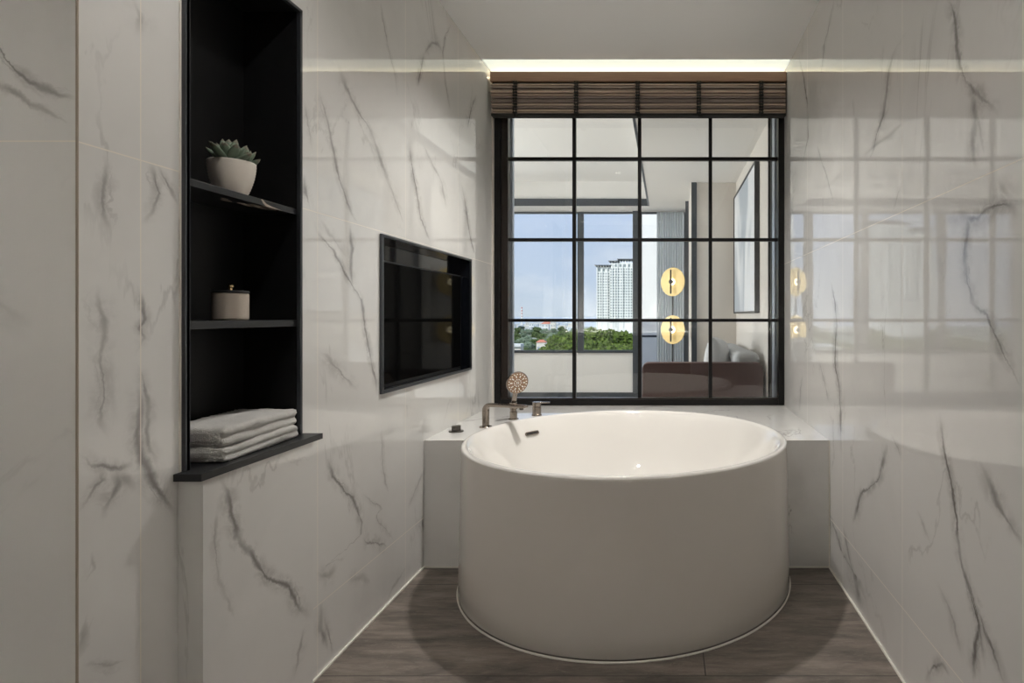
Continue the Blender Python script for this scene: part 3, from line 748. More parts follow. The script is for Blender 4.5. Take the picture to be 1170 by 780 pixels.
part('speaker_bar', B(XL-0.083, XL-0.055, TY0+0.010, TY1-0.010, 1.3045, TZ1-0.0065), M['gloss_black'], tv, label='glossy black bar above the screen')

# ------------------------------------------------------------------ downlight above the tub and the others
def downlight(x, y, z, label, power, size=1.6, rad=0.03, col=(1, 0.965, 0.915), grp=None, blend=0.6):
    r = thing('downlight', label, 'ceiling light', (x, y, z-0.002), grp)
    part('trim_ring', lathe(bmesh.new(), [(0.034, 0.0), (0.045, -0.001), (0.047, 0.0015), (0.034, 0.0015), (0.034, 0.0)], (x, y, z-0.002), 32), M['white_paint'], r)
    part('lens', lathe(bmesh.new(), [(0, 0.0), (0.033, 0.0), (0.033, 0.0015), (0, 0.0015)], (x, y, z-0.002), 32), M['downlight'], r)
    l = bpy.data.lights.new('downlight_beam', 'SPOT'); l.energy = power; l.spot_size = size; l.spot_blend = blend; l.shadow_soft_size = rad; l.color = col
    o = bpy.data.objects.new('downlight_beam', l); C.objects.link(o); o.location = (0, 0, -0.012); o.parent = r
downlight(-0.25, 2.65, CEIL, 'small round ceiling downlight directly above the round bathtub', 96, 2.3, 0.058, blend=1.0)
downlight(-0.50, 1.15, CEIL, 'small round ceiling downlight in front of the tall shelf niche', 17, 2.4, 0.035)
downlight(-1.5, -0.5, CEIL, 'added unseen fill downlight in the rear left part of the bathroom', 16, 2.4, 0.04)  # fill lamp added out of view
# made-up vanity and two narrow downlights behind the camera, added to up-light the ceiling
vn = thing('bounce_vanity', 'added unseen white-topped vanity bouncing light upward at the rear bathroom wall', 'vanity', (-0.7, -2.0, 0))
part('cabinet', B(-1.75, 0.35, -2.28, -1.72, 0.12, 0.80), M['brown_frame'], vn, bevel=0.004)
part('worktop', B(-1.80, 0.40, -2.295, -1.66, 0.801, 0.85), mat('white_bounce_surface', (0.85, 0.84, 0.82), 0.4), vn, bevel=0.004)
part('washbasin', lathe(bmesh.new(), [(0.10, 0.0), (0.14, 0.02), (0.20, 0.10), (0.21, 0.13), (0.20, 0.13), (0.18, 0.10), (0.12, 0.03), (0, 0.02)], (-0.7, -1.98, 0.851), 48), M['tub'], vn, smooth=True)
part('plinth', B(-1.70, 0.30, -2.26, -1.78, 0.0, 0.119), M['brown_frame'], vn)
for x in (-1.3, -0.1):
    downlight(x, -1.97, CEIL, 'added unseen narrow-beam fill downlight aimed at the %s half of the rear white vanity top' % ('left' if x < -1 else 'right'), 540, 0.62, 0.04, (1, 0.97, 0.93), blend=0.5)

# ------------------------------------------------------------------ living room
LC = 2.418; LT = 2.71; LB = 7.5; LRX = 0.690; LLX = -3.4
struct('floor_living', B(LLX, LRX+0.1, 3.66, 9.2, -0.1, -0.0), M['parquet'])
struct('wall_living_right', B(LRX, LRX+0.12, 3.66, LB+0.1, 0, LT), M['plaster2'])
struct('wall_living_left', wall_grid(bmesh.new(), 'X', LLX-0.1, LLX, [3.66, 4.1, 6.9, LB+0.1], [0, 0.5, 2.35, LT+0.1], [(4.1, 6.9, 0.5, 2.35)]), M['plaster2'])
struct('wall_living_front', B(LLX-0.1, XL-0.17, 3.56, 3.66, 0, LT+0.1), M['plaster2'])
struct('ceiling_living_low', box(B(-0.23, LRX+0.12, 3.66, LB+0.1, LC, LC+0.3), LLX, -0.23, 7.14, LB+0.1, LC, LC+0.3), M['white_paint'])
struct('ceiling_living_tray', B(LLX, -0.23, 3.66, 7.14, LT, LT+0.1), M['white_paint'])
struct('trim_5', box(B(LLX, -0.212, 7.118, 7.138, LC-0.003, LC+0.082), -0.232, -0.212, 3.7, 7.118, LC-0.003, LC+0.06), M['grey_frame'])
struct('wall_block', B(0.252, LRX-0.0005, 5.902, LB-0.001, 0, LC-0.001), M['plaster2'])
struct('trim_6', B(0.244, 0.297, 5.88, 5.9015, 0, LC-0.001), M['grey_frame'])
struct('trim_7', B(0.214, 0.2515, 6.84, 6.87, 0, LC-0.001), M['grey_frame'])
# far window wall
Z_S = H-(403-PY)*LB/F; Z_T = LC
struct('wall_living_far', wall_grid(bmesh.new(), 'Y', LB, LB+0.1, [LLX, -3.0, -0.43, -0.36, -0.335, 0.245, LRX+0.12], [0, Z_S, 2.405, LC+0.3],
        [(-3.0, -0.43, Z_S, 2.405), (-0.335, 0.245, -1, 2.405)]), M['white_paint'])
struct('baseboard_far', B(LLX, -0.43, LB-0.015, LB-0.001, 0, 0.122), M['grey_frame'])
w2 = thing('window_2', '', '', (-1.2, LB, Z_S), kind='structure')
bm = bmesh.new(); box(bm, -3.0, -0.43, LB-0.03, LB+0.03, Z_S+0.0005, Z_S+0.034); box(bm, -3.0, -0.43, LB-0.02, LB+0.03, 2.385, 2.404)
part('window_frame', bm, M['grey_frame'], w2)
for px in (663.5,):
    X = (px-PX)*LB/F; part('mullion', B(X-0.038, X+0.038, LB-0.03, LB+0.03, Z_S+0.034, 2.385), M['grey_frame'], w2)
part('mullion', B(-2.10, -2.02, LB-0.03, LB+0.03, Z_S+0.034, 2.385), M['grey_frame'], w2)
part('mullion', B(-0.432, -0.362, LB-0.032, LB+0.03, 0.0, LC-0.002), M['grey_frame'], w2)
part('glass_pane', B(-3.0, -0.43, LB+0.004, LB+0.008, Z_S+0.03, 2.39), M['glass_far'], w2)
w3 = thing('window_3', '', '', (-0.05, LB, 0), kind='structure')
bm = bmesh.new(); box(bm, -0.334, 0.2445, LB-0.02, LB+0.02, 2.38, 2.404); box(bm, -0.334, -0.315, LB-0.02, LB+0.02, 0, 2.38); box(bm, 0.215, 0.2445, LB-0.02, LB+0.02, 0, 2.38)
part('window_frame', bm, M['grey_frame'], w3)
part('glass_pane', B(-0.315, 0.215, LB, LB+0.004, 0.01, 2.38), M['glass_far'], w3)
# balcony outside the glass door
struct('wall_balcony', B(-0.52, 0.9, 9.0, 9.1, 0, 3.2), M['white_paint'])
rl = part('balcony_rail', box(B(-0.50, 0.3, 8.6, 8.64, 0.78, 0.81), 0.0, 0.03, 8.6, 8.63, 0.0, 0.78), M['grey_frame']); tag(rl, 'dark balcony rail outside the narrow glass door beyond the brass lamp', 'railing')
# curtain
def curtain(name, x0_, x1_, y, z0_, z1_, folds, amp, m, label):
    bm = bmesh.new(); n = folds*10; rows = 6; grid = []
    for j in range(rows+1):
        s = j/rows; zz = z1_+(z0_-z1_)*s
        grid.append([bm.verts.new((x0_+(x1_-x0_)*i/n, y+amp*(0.6+0.4*s)*math.sin(2*PI*folds*i/n+0.5*math.sin(i*.13)), zz)) for i in range(n+1)])
    for j in range(rows):
        for i in range(n): bm.faces.new((grid[j][i], grid[j][i+1], grid[j+1][i+1], grid[j+1][i]))
    o = part(name, bm, m, smooth=True)
    sm = o.modifiers.new('thickness', 'SOLIDIFY'); sm.thickness = 0.0015
    tag(o, label, 'curtain'); return o
def cloth(name, col, trans, mixf):
    m, nt, b = newmat(name); N, L = nt.nodes, nt.links
    b.inputs['Base Color'].default_value = (*col, 1); b.inputs['Roughness'].default_value = 0.9
    tb = N.new('ShaderNodeBsdfTranslucent'); tb.inputs['Color'].default_value = (*col, 1)
    tp = N.new('ShaderNodeBsdfTransparent')
    a = N.new('ShaderNodeMixShader'); a.inputs[0].default_value = 0.45
    c = N.new('ShaderNodeMixShader'); c.inputs[0].default_value = trans
    L.new(b.outputs[0], a.inputs[1]); L.new(tb.outputs[0], a.inputs[2]); L.new(a.outputs[0], c.inputs[1]); L.new(tp.outputs[0], c.inputs[2])
    L.new(c.outputs[0], N['Material Output'].inputs['Surface']); return m
M['sheer'] = cloth('sheer_blue_grey', (0.62, 0.66, 0.70), 0.22, 0.4)
curtain('sheer_curtain', -0.125, 0.205, 7.30, 0.02, 2.37, 11, 0.011, M['sheer'], 'blue-grey sheer curtain hanging in vertical folds behind the two gold lamp discs')

# sofa, seen from its end
sf = thing('sofa', 'sofa with maroon end panel and pale grey cushions against the right living-room wall', 'sofa', (0.25, 4.9, 0))
sx0, sx1, sy = -0.172, 0.668, 4.10
def rounded_panel(x0_, x1_, z0_, z1_, r, y0_, y1_):
    pts = [(x0_, z0_), (x1_, z0_)]
    pts += [(x1_-r+r*math.sin(t), z1_-r+r*math.cos(t)) for t in [PI/2-PI/2*k/8 for k in range(9)]]
    pts += [(x0_+r-r*math.sin(t), z1_-r+r*math.cos(t)) for t in [PI/2*k/8 for k in range(9)]]
    bm = bmesh.new(); a = [bm.verts.new((x, y0_, z)) for x, z in pts]; b = [bm.verts.new((x, y1_, z)) for x, z in pts]
    bm.faces.new(a); bm.faces.new(b[::-1])
    for i in range(len(pts)): bm.faces.new((a[i], b[i], b[(i+1) % len(pts)], a[(i+1) % len(pts)]))
    bmesh.ops.recalc_face_normals(bm, faces=bm.faces[:]); return bm
part('end_panel', rounded_panel(sx0, sx1, 0.06, 0.766, 0.045, sy, sy+0.09), M['maroon'], sf, label='maroon rounded end panel', bevel=0.008)
part('end_panel', rounded_panel(sx0, sx1, 0.06, 0.58, 0.045, 5.62, 5.71), M['maroon'], sf, label='maroon rounded end panel', bevel=0.008)
part('back_panel', B(sx1-0.10, sx1-0.002, sy+0.091, 5.619, 0.06, 0.76), M['maroon'], sf, bevel=0.01)
part('seat_base', B(sx0+0.01, sx1-0.101, sy+0.091, 5.619, 0.08, 0.28), M['maroon'], sf, bevel=0.01)
for k in range(2): part('seat_cushion', B(sx0+0.0, sx1-0.25, sy+0.095+k*0.762, sy+0.850+k*0.762, 0.281, 0.45), M['grey_fabric'], sf, bevel=0.03, segs=4)
for k in range(2): part('back_cushion', B(sx1-0.185, sx1-0.004, sy+0.10+k*0.762, sy+0.845+k*0.762, 0.455, 0.830), M['grey_fabric'], sf, bevel=0.05, segs=5)
for (xx, yy) in ((sx0+0.05, sy+0.04), (sx1-0.05, sy+0.04), (sx0+0.05, 5.66), (sx1-0.05, 5.66)):
    part('foot', B(xx-0.02, xx+0.02, yy-0.02, yy+0.02, 0.0, 0.06), M['black_metal'], sf)
# loose cushion leaning on the sofa back
def pillow(name, c, w_, h_, t_, rotv, m, label):
    bm = bmesh.new(); n = 16
    for s in (1, -1):
        g_ = [[None]*(n+1) for _ in range(n+1)]
        for i in range(n+1):
            for j in range(n+1):
                u = i/n*2-1; v = j/n*2-1
                p = (1-u*u)**0.45*(1-v*v)**0.45 if abs(u) < 1 and abs(v) < 1 else 0
                k_ = 1-0.05*(u*u)*(v*v)
                g_[i][j] = bm.verts.new((u*w_/2*k_, s*t_/2*p, v*h_/2*k_))
        for i in range(n):
            for j in range(n): bm.faces.new((g_[i][j], g_[i+1][j], g_[i+1][j+1], g_[i][j+1]))
    bmesh.ops.remove_doubles(bm, verts=bm.verts[:], dist=1e-5); bmesh.ops.recalc_face_normals(bm, faces=bm.faces[:])
    from mathutils import Euler
    bmesh.ops.transform(bm, matrix=Matrix.Translation(c) @ Euler(rotv).to_matrix().to_4x4(), verts=bm.verts[:])
    o = part(name, bm, m, smooth=True); tag(o, label, 'cushion'); return o
pillow('scatter_cushion', (0.395, 4.62, 0.690), 0.46, 0.46, 0.20, (0, 0.10, 1.30), M['white_fabric'], 'plump off-white cushion standing on the sofa behind its maroon end panel')

# two-disc lamp
DL = 6.2
lx = (768.6-PX)*DL/F
lp = thing('floor_lamp', 'slim floor lamp with two gold discs on one dark rod before the curtain', 'lamp', (lx, DL, 0))
part('rod', tube(bmesh.new(), [(lx, DL, 0.02), (lx, DL, H-(305-PY)*DL/F)], 0.008, 12), M['black_metal'], lp)
part('base', lathe(bmesh.new(), [(0, 0), (0.13, 0), (0.13, 0.015), (0.12, 0.02), (0, 0.02)], (lx, DL, 0), 40), M['black_metal'], lp)
for y in (322.0, 376.5):
    zc = H-(y-PY)*DL/F
    R2 = Matrix.Rotation(-0.60, 4, 'Z') @ Matrix.Rotation(PI/2, 4, 'X')
    bm = lathe(bmesh.new(), [(0, -0.004), (0.148, -0.004), (0.151, 0), (0.148, 0.004), (0, 0.006)], (0, 0, 0), 64)
    bmesh.ops.transform(bm, matrix=Matrix.Translation((lx, DL-0.014, zc)) @ R2, verts=bm.verts[:])
    ds = part('gold_disc', bm, M['lamp_gold'], lp, label='round gold disc shade')
    bm = lathe(bmesh.new(), [(0, 0.02), (0.022, 0.02), (0.022, 0.045), (0, 0.045)], (0, 0, 0), 24)
    bmesh.ops.transform(bm, matrix=Matrix.Translation((lx, DL-0.014, zc)) @ R2, verts=bm.verts[:])
    part('centre_knob', bm, M['brown_frame'], ds)
    bm = lathe(bmesh.new(), [(0, 0.0065), (0.030, 0.0065), (0.034, 0.012), (0.030, 0.019), (0, 0.019)], (0, 0, 0), 24)
    bmesh.ops.transform(bm, matrix=Matrix.Translation((lx, DL-0.014, zc)) @ R2, verts=bm.verts[:])
    part('light_ring', bm, M['bulb'], ds)
    cx_, cy_ = lx-math.sin(0.60)*0.04, DL-0.014-math.cos(0.60)*0.04
    part('bar', B(cx_-0.007, cx_+0.010, cy_-0.006, cy_+0.006, zc-0.125, zc+0.125), M['black_metal'], ds)

# picture on the right living wall
art = thing('picture', 'large black-framed pale abstract picture on the wall above the sofa', 'picture', (LRX, 5.1, 1.115))
def art_mat():
    m, nt, b = newmat('abstract_canvas'); N, L = nt.nodes, nt.links
    tc = N.new('ShaderNodeTexCoord')
    mp = N.new('ShaderNodeMapping'); mp.inputs['Rotation'].default_value = (0.9, 0, 0); mp.inputs['Scale'].default_value = (1, 1.2, 0.5)
    n = N.new('ShaderNodeTexNoise'); n.inputs['Scale'].default_value = 1.1; n.inputs['Detail'].default_value = 2; n.inputs['Distortion'].default_value = 1.0
    cr = N.new('ShaderNodeValToRGB'); cr.color_ramp.interpolation = 'EASE'
    e = cr.color_ramp.elements; e[0].position = .40; e[0].color = (0.45, 0.50, 0.56, 1); e[1].position = .54; e[1].color = (0.78, 0.80, 0.83, 1)
    L.new(tc.outputs['Object'], mp.inputs['Vector']); L.new(mp.outputs[0], n.inputs['Vector']); L.new(n.outputs['Fac'], cr.inputs['Fac']); L.new(cr.outputs[0], b.inputs['Base Color'])
    b.inputs['Roughness'].default_value = 0.6; return m
ay0, ay1, az0, az1 = 4.40, 5.79, 1.112, 2.245
part('canvas', B(LRX-0.030, LRX-0.020, ay0+0.015, ay1-0.015, az0+0.015, az1-0.015), art_mat(), art)
bm = bmesh.new()
box(bm, LRX-0.038, LRX-0.001, ay0, ay0+0.015, az0, az1); box(bm, LRX-0.038, LRX-0.001, ay1-0.015, ay1, az0, az1)
box(bm, LRX-0.038, LRX-0.001, ay0+0.015, ay1-0.015, az0, az0+0.015); box(bm, LRX-0.038, LRX-0.001, ay0+0.015, ay1-0.015, az1-0.015, az1)
part('frame', bm, M['black_metal'], art, label='black frame')
# sliding panel edge just beyond the bathroom window on the right
struct('trim_8', B(0.662, LRX-0.001, 3.755, 3.775, 0, LC-0.002), M['black_frame'])
struct('trim_9', B(0.666, LRX-0.001, 3.665, 3.755, 0, LC-0.002), mat('satin_aluminium', (0.42, 0.46, 0.52), 0.35, metal=0.7))
struct('trim_10', B(0.660, LRX-0.001, 3.85, 3.868, 0, LC-0.002), M['black_frame'])
struct('trim_11', B(-0.975, -0.955, 3.6605, 3.70, 0, LC-0.002), mat('pale_aluminium', (0.5, 0.56, 0.66), 0.4, metal=0.5))

# added living-room fill lamps, out of view: downlights and a side-window area lamp
for x in (-2.2, -1.0):
    downlight(x, 4.35, LT, 'added unseen fill downlight in the raised living room ceiling, %s' % ('nearer its side window' if x < -2 else 'nearer the sofa'), 130, 1.5, 0.04, (1, 0.96, 0.9))
w4 = thing('unseen_window', '', '', (LLX, 5.5, 0.5), kind='structure')  # unseen window put in as an opening for the fill lamp
bm = bmesh.new()
for yy in (4.1, 5.46, 6.84): box(bm, LLX-0.06, LLX-0.01, yy, yy+0.06, 0.5, 2.35)
box(bm, LLX-0.06, LLX-0.01, 4.1, 6.9, 0.5, 0.55); box(bm, LLX-0.06, LLX-0.01, 4.1, 6.9, 2.30, 2.35)
part('window_frame', bm, M['grey_frame'], w4)
part('glass_pane', B(LLX-0.04, LLX-0.036, 4.16, 6.84, 0.55, 2.30), M['glass_far'], w4)
def area(name, loc, rot_, sx_, sy_, power, col):
    l = bpy.data.lights.new(name, 'AREA'); l.shape = 'RECTANGLE'; l.size = sx_; l.size_y = sy_; l.energy = power; l.color = col
    o = bpy.data.objects.new(name, l); C.objects.link(o); o.location = loc; o.rotation_euler = rot_; return o
area('window_fill_lamp', (LLX-0.12, 5.5, 1.42), (0, -PI/2, 0), 1.8, 2.7, 74, (1.0, 0.965, 0.915))  # area lamp added as stand-in daylight to brighten the living room

# ------------------------------------------------------------------ outdoors
M['bark'] = mat('tree_bark', (0.06, 0.045, 0.03), 0.9)
def foliage_mat(nm, c1, c2, c3):
    m, nt, b = newmat(nm); N, L = nt.nodes, nt.links
    tc = N.new('ShaderNodeTexCoord'); n = N.new('ShaderNodeTexNoise'); n.inputs['Scale'].default_value = 0.55; n.inputs['Detail'].default_value = 8; n.inputs['Roughness'].default_value = .75
    L.new(tc.outputs['Object'], n.inputs['Vector'])
    cr = N.new('ShaderNodeValToRGB'); e = cr.color_ramp.elements
    e[0].position = .36; e[0].color = (*c1, 1); e[1].position = .66; e[1].color = (*c3, 1); k = e.new(.5); k.color = (*c2, 1)
    L.new(n.outputs['Fac'], cr.inputs['Fac']); L.new(cr.outputs[0], b.inputs['Base Color']); b.inputs['Roughness'].default_value = 1; b.inputs['Specular IOR Level'].default_value = .1
    return m
M['fol0'] = foliage_mat('leafy_green', (0.022, 0.036, 0.010), (0.075, 0.115, 0.022), (0.17, 0.22, 0.045))
M['fol1'] = foliage_mat('dark_leafy_green', (0.03, 0.05, 0.02), (0.065, 0.10, 0.035), (0.13, 0.18, 0.06))
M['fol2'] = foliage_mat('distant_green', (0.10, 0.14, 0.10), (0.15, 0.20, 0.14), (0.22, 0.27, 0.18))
GZ = -20.0
gr = struct('ground', B(-900, 900, 14, 1150, GZ-1, GZ), mat('hazy_scrubland', (0.24, 0.27, 0.22), 1.0, noise_amt=0.4, nscale=0.03))  # grey-green lightened, distance haze put into the colour
struct('sea', B(-6000, 6000, 1150, 16000, GZ-3, GZ-1.0), mat('pale_sea', (0.42, 0.47, 0.52), 0.35))
def tree(x, y, top, R, m, label, grp, seed, tw=1.0):
    base = Vector((x, y, GZ)); root = thing('tree', label, 'tree', base, grp)
    rnd = random.Random(seed); bm = bmesh.new()
    for k in range(9):
        a = rnd.uniform(0, 2*PI); q = rnd.uniform(0.15, .75)*R
        c = Vector((x+q*math.cos(a), y+q*math.sin(a), top-R*0.55-rnd.uniform(0, .9)*R*(.4+q/R)))
        if k == 0: c = Vector((x, y, top-R*0.6))
        r = R*rnd.uniform(.42, .62)
        v0 = len(bm.verts); res = bmesh.ops.create_icosphere(bm, subdivisions=4, radius=1, matrix=Matrix.Translation(c))
        for v in res['verts']:
            n_ = (v.co-c).normalized()
            s = r*(0.80+0.34*noise.noise(n_*2.3+c)+0.30*noise.noise(n_*6+c)+0.20*abs(noise.noise(n_*14+c)))
            v.co = c+Vector((n_.x*s, n_.y*s, n_.z*s*0.75))
    for f in bm.faces: f.smooth = False
    part('foliage', bm, m, root)
    tp = base.copy(); tp.z = top-R*1.2
    bm = tube(bmesh.new(), [base, base.lerp(tp, .5)+Vector((rnd.uniform(-.3, .3), 0, 0)), tp], [R*.1*tw, R*.08*tw, R*.05*tw], 8)
    part('trunk', bm, M['bark'], root)
def tpx(px, py, D): w = W(px, py, D); return w.x, D, w.z
near = [(668, 371, 170, 5.2), (683, 373, 150, 4.6), (697, 371, 175, 5.4), (712, 373, 160, 4.8), (722, 376, 140, 4.2), (676, 384, 120, 4.0), (694, 386, 115, 4.0), (708, 388, 112, 4.2), (650, 376, 165, 4.6), (640, 380, 150, 4.2), (655, 388, 125, 3.8), (665, 392, 112, 3.6), (722, 392, 108, 3.8), (735, 378, 150, 4.6), (632, 392, 135, 3.2), (645, 396, 120, 3.2), (683, 398, 95, 3.4), (705, 400, 92, 3.4)]
for i, (px, py, D, R) in enumerate(near):
    x, y, z = tpx(px, py, D)
    tree(x, y, z, R*1.15, M['fol0'], 'dense bright green tree among the grove below the white apartment tower', 'bright green trees by the tower', 100+i)
far_ = [(603, 388, 330, 5), (612, 385, 380, 5.5), (622, 382, 400, 6), (631, 379, 360, 6), (640, 377, 330, 5.5), (617, 391, 260, 4.5), (628, 388, 250, 4.5), (600, 394, 240, 4), (590, 384, 420, 5), (584, 386, 380, 4.5), (610, 396, 200, 3.6), (622, 396, 190, 3.8), (573, 386, 400, 5), (560, 388, 350, 5)]
for i, (px, py, D, R) in enumerate(far_):
    x, y, z = tpx(px, py, D)
    tree(x, y, z, R, M['fol1'] if i % 3 else M['fol2'], 'dull green tree on low land left of the bright grove by the tower', 'dull green trees on the left', 200+i)

for i in range(30):
    row, c = divmod(i, 6); D = 400+row*85+(i*37) % 23; px = 580+c*14.5+(row % 2)*7+(i*13) % 5; w = W(px, 380, D)
    tree(w.x, D, -11.5-(i*7 % 5)*0.7+row*0.35, 5.0+(i % 3)*0.8, M['fol2'] if i % 2 else M['fol1'], 'dull green tree in front of the pale distant town by the shore', 'trees before the distant town', 400+i)

# reflected side of the view: more trees further left
for i, px in enumerate(range(300, 560, 26)):
    x, y, z = tpx(px, 378+7*math.sin(i*1.9), 170+30*math.cos(i))
    tree(x, y, z, 6.2, M['fol0'], 'bright green tree further left than the grove, mirrored in the right wall', 'trees left of the view', 300+i)

M['tower_white'] = mat('tower_render', (0.80, 0.80, 0.78), 0.8)
M['tower_glass'] = mat('tower_windows', (0.26, 0.31, 0.31), 0.3)
M['tower_dark'] = mat('tower_roof_slab', (0.13, 0.14, 0.15), 0.7)
def tower(xa, xb, y, ztop, step, label, cols, nfl, fh=3.05):
    root = thing('apartment_tower', label, 'building', ((xa+xb)/2, y, GZ))
    xm = xa+(xb-xa)*0.36
    bm = box(bmesh.new(), xa, xm, y+2, y+22, GZ, ztop-step); box(bm, xm, xb, y, y+24, GZ, ztop)
    part('wall', bm, M['tower_white'], root)
    bm = bmesh.new(); box(bm, xa-2.5, xm+1, y-1, y+23, ztop-step+1.6, ztop-step+2.4); box(bm, xm-2.5, xm+9, y-2, y+23, ztop+1.4, ztop+2.2); box(bm, xm+7, xb+1, y-2, y+23, ztop+3.4, ztop+4.2)
    part('roof_slab', bm, M['tower_dark'], root)
    for k in range(14):
        xx = xa+(xb-xa)*(k+.3)/14; zt = ztop-step if xx < xm else ztop
        part('roof_post', B(xx, xx+0.6, y-0.5, y+0.3, zt-0.2, zt+(2.0 if xx < xm else 2.6)), M['tower_white'], root)
    for k in range(9):
        xx = xa+(xb-xa)*(k+.2)/9
        yy = y+2 if xx < xm else y; zt = ztop-step if xx < xm else ztop
        part('penthouse_window', B(xx, xx+(xb-xa)/9*.6, yy-0.15, yy+0.1, zt-4.6, zt-1.6), M['tower_glass'], root)
    wins = []
    cw = (xb-xa)/cols
    for c in range(cols):
        xx = xa+cw*c; left = xx+cw*.5 < xm; yy = y+2 if left else y; zt = (ztop-step if left else ztop)-6.2
        for f in range(nfl):
            zz = zt-f*fh
            if zz-2.2 < GZ+12: break
            wins.append((xx+cw*.22, xx+cw*.80, yy, zz-1.75, zz))
    for w_ in wins[:100]: part('window', B(w_[0], w_[1], w_[2]-0.12, w_[2]+0.1, w_[3], w_[4]), M['tower_glass'], root)
    bm = bmesh.new()
    for w_ in wins[100:]: box(bm, w_[0], w_[1], w_[2]-0.12, w_[2]+0.1, w_[3], w_[4])
    part('window', bm, M['tower_glass'], root, kind='stuff')
    bm = bmesh.new()
    for c in range(0, cols+1, 2):
        xx = xa+cw*c; yy = y+2 if xx < xm else y; zt = ztop-step if xx < xm else ztop
        box(bm, xx-0.5, xx+0.5, yy-1.6, yy+.1, GZ, zt-0.5)
    part('facade_fin', bm, M['tower_white'], root)
    bm = bmesh.new()
    for c in range(1, cols, 3):
        xx = xa+cw*c; left = xx+cw*.5 < xm; yy = y+2 if left else y; zt = (ztop-step if left else ztop)-6.2
        for f in range(nfl):
            zz = zt-f*fh-2.05
            if zz < GZ+10: break
            box(bm, xx+cw*.02, xx+cw*.98, yy-1.3, yy+.1, zz-0.35, zz-.1)
    part('balcony_slab', bm, M['tower_white'], root)
    part('podium', B(xb-16, xb+8, y-12, y-1.8, GZ, GZ+7), M['tower_white'], root)
TD = 650
tower((682-PX)*TD/F, (726-PX)*TD/F, TD, H+(PY-300)*TD/F, 4.8, 'tall white apartment tower with a grid of windows rising above the green trees', 15, 28)
tower(-288, -212, 640, 100, 6, 'wide white apartment tower far to the left, mirrored faintly in the right marble wall', 22, 34)

# red and white chimney
chx = (596.3-PX)*1100/F
ch = thing('chimney', 'tall thin red and white striped chimney on the horizon at the far left', 'chimney', (chx, 1100, GZ))
part('shaft', tube(bmesh.new(), [(chx, 1100, GZ), (chx, 1100, H+11*1100/F)], [1.7, 1.2], 16), M['white_paint'], ch)
for k in range(5):
    z = H+10.2*1100/F-k*5.4; part('red_band', lathe(bmesh.new(), [(1.26+.06*k, 0), (1.26+.06*k, 2.6)], (chx, 1100, z-2.6), 16), mat('red_paint', (0.5, 0.2, 0.2), .7), ch, label='red painted band')
# town along the shore, distance haze put into the pale wall colours
M['bld0'] = mat('haze_pale_render', (0.68, 0.69, 0.70), .8); M['bld1'] = mat('cream_render', (0.66, 0.62, 0.56), .8); M['bld2'] = mat('haze_blue_render', (0.52, 0.58, 0.66), .8)
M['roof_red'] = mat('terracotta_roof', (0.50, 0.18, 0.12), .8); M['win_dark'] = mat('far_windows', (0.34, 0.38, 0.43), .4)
rnd = random.Random(22)
def house(x, y, w_, h_, m, roof, label, grp=None, gz=GZ):
    r = thing('building', label, 'building', (x, y, gz), grp)
    part('wall', B(x-w_/2, x+w_/2, y, y+w_*.8, gz, gz+h_), m, r)
    if roof == 'hip':
        bm = bmesh.new(); a = [bm.verts.new(p) for p in ((x-w_*.56, y-w_*.06, gz+h_), (x+w_*.56, y-w_*.06, gz+h_), (x+w_*.56, y+w_*.86, gz+h_), (x-w_*.56, y+w_*.86, gz+h_), (x-w_*.2, y+w_*.4, gz+h_+w_*.28), (x+w_*.2, y+w_*.4, gz+h_+w_*.28))]
        for f in ((0, 1, 5, 4), (1, 2, 5), (2, 3, 4, 5), (3, 0, 4), (3, 2, 1, 0)): bm.faces.new([a[i] for i in f])
        part('roof', bm, M['roof_red'], r, label='red tiled roof')
    else: part('roof', B(x-w_*.52, x+w_*.52, y-.5, y+w_*.82, gz+h_, gz+h_+.8), M['bld0'], r)
    bm = bmesh.new(); nf = max(1, int(h_/4)); nc = max(2, int(w_/4.5))
    for f in range(nf):
        for c in range(nc): box(bm, x-w_/2+w_*(c+.25)/nc, x-w_/2+w_*(c+.75)/nc, y-.12, y+.1, gz+1.2+f*h_/nf, gz+h_/nf*.72+f*h_/nf)
    part('windows', bm, M['win_dark'], r, kind='stuff')
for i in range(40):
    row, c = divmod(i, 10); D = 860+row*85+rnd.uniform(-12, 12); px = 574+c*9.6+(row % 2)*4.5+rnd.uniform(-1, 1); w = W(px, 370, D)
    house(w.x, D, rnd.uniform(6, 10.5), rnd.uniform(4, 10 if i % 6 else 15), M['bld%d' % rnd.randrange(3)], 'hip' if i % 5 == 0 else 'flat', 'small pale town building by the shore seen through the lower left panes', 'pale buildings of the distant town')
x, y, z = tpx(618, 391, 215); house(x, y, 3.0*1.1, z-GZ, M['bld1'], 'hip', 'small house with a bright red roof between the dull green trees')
x, y, z = tpx(587, 396, 175); house(x, y, 4.2, z-GZ, M['bld1'], 'flat', 'low cream building with flat roof at the bottom left of the outdoor view')

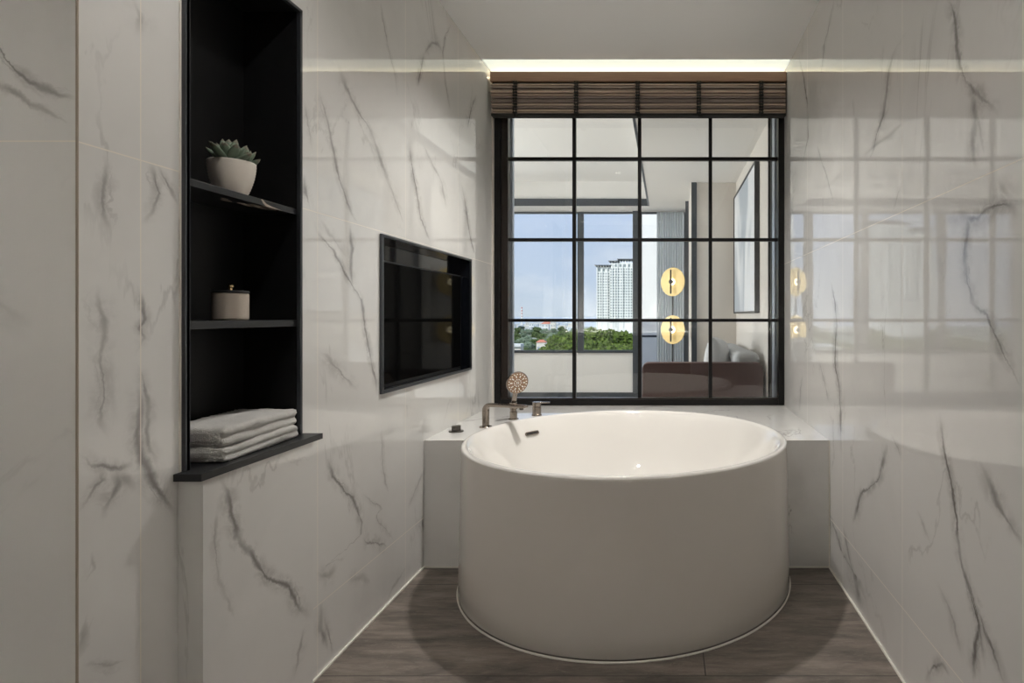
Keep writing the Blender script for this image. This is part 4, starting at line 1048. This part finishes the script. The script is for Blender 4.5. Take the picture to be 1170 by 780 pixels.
# ------------------------------------------------------------------ world, sun
wd = bpy.data.worlds.new('sky'); bpy.context.scene.world = wd; wd.use_nodes = True
nt = wd.node_tree; N, L = nt.nodes, nt.links
bg = N['Background']; tc = N.new('ShaderNodeTexCoord'); sp = N.new('ShaderNodeSeparateXYZ'); L.new(tc.outputs['Generated'], sp.inputs[0])
cr = N.new('ShaderNodeValToRGB'); e = cr.color_ramp.elements
e[0].position = 0.0; e[0].color = (0.68, 0.74, 0.82, 1); e[1].position = 0.7; e[1].color = (0.36, 0.50, 0.82, 1)
k = e.new(.06); k.color = (0.60, 0.69, 0.84, 1); k = e.new(.2); k.color = (0.57, 0.67, 0.88, 1)
L.new(sp.outputs['Z'], cr.inputs['Fac'])
mp = N.new('ShaderNodeMapping'); mp.inputs['Scale'].default_value = (1, 1, 2.6); L.new(tc.outputs['Generated'], mp.inputs['Vector'])
n = N.new('ShaderNodeTexNoise'); n.inputs['Scale'].default_value = 7; n.inputs['Detail'].default_value = 7; n.inputs['Roughness'].default_value = .6; L.new(mp.outputs[0], n.inputs['Vector'])
mr = N.new('ShaderNodeMapRange'); mr.inputs[1].default_value = .48; mr.inputs[2].default_value = .75; mr.inputs[3].default_value = 0; mr.inputs[4].default_value = .6; L.new(n.outputs['Fac'], mr.inputs[0])
mx = N.new('ShaderNodeMix'); mx.data_type = 'RGBA'; L.new(mr.outputs[0], mx.inputs['Factor']); L.new(cr.outputs[0], mx.inputs['A']); mx.inputs['B'].default_value = (0.86, 0.88, 0.93, 1)
L.new(mx.outputs['Result'], bg.inputs['Color']); bg.inputs['Strength'].default_value = 0.75
sl = bpy.data.lights.new('sun', 'SUN'); sl.energy = 3.2; sl.angle = 0.01; sl.color = (1, 0.95, 0.86)
so = bpy.data.objects.new('sun', sl); C.objects.link(so); so.rotation_euler = (math.radians(42), 0, math.radians(-22))

# ------------------------------------------------------------------ camera
cam = bpy.data.cameras.new('camera'); co = bpy.data.objects.new('camera', cam); C.objects.link(co)
co.location = (0, 0, H); co.rotation_euler = (PI/2, 0, 0)
cam.sensor_width = 36; cam.lens = F/1170*36; cam.clip_end = 20000; cam.clip_start = 0.02
cam.shift_x = -(PX-585)/1170; cam.shift_y = (PY-390)/1170
bpy.context.scene.camera = co
sc = bpy.context.scene
sc.view_settings.view_transform = 'Standard'; sc.view_settings.look = 'None'; sc.view_settings.gamma = 1; sc.view_settings.exposure = 0.50
sc.view_settings.use_curve_mapping = False
sc.cycles.max_bounces = 10; sc.cycles.diffuse_bounces = 5; sc.cycles.glossy_bounces = 6; sc.cycles.transparent_max_bounces = 16
sc.cycles.use_denoising = True; sc.cycles.sample_clamp_indirect = 40.0
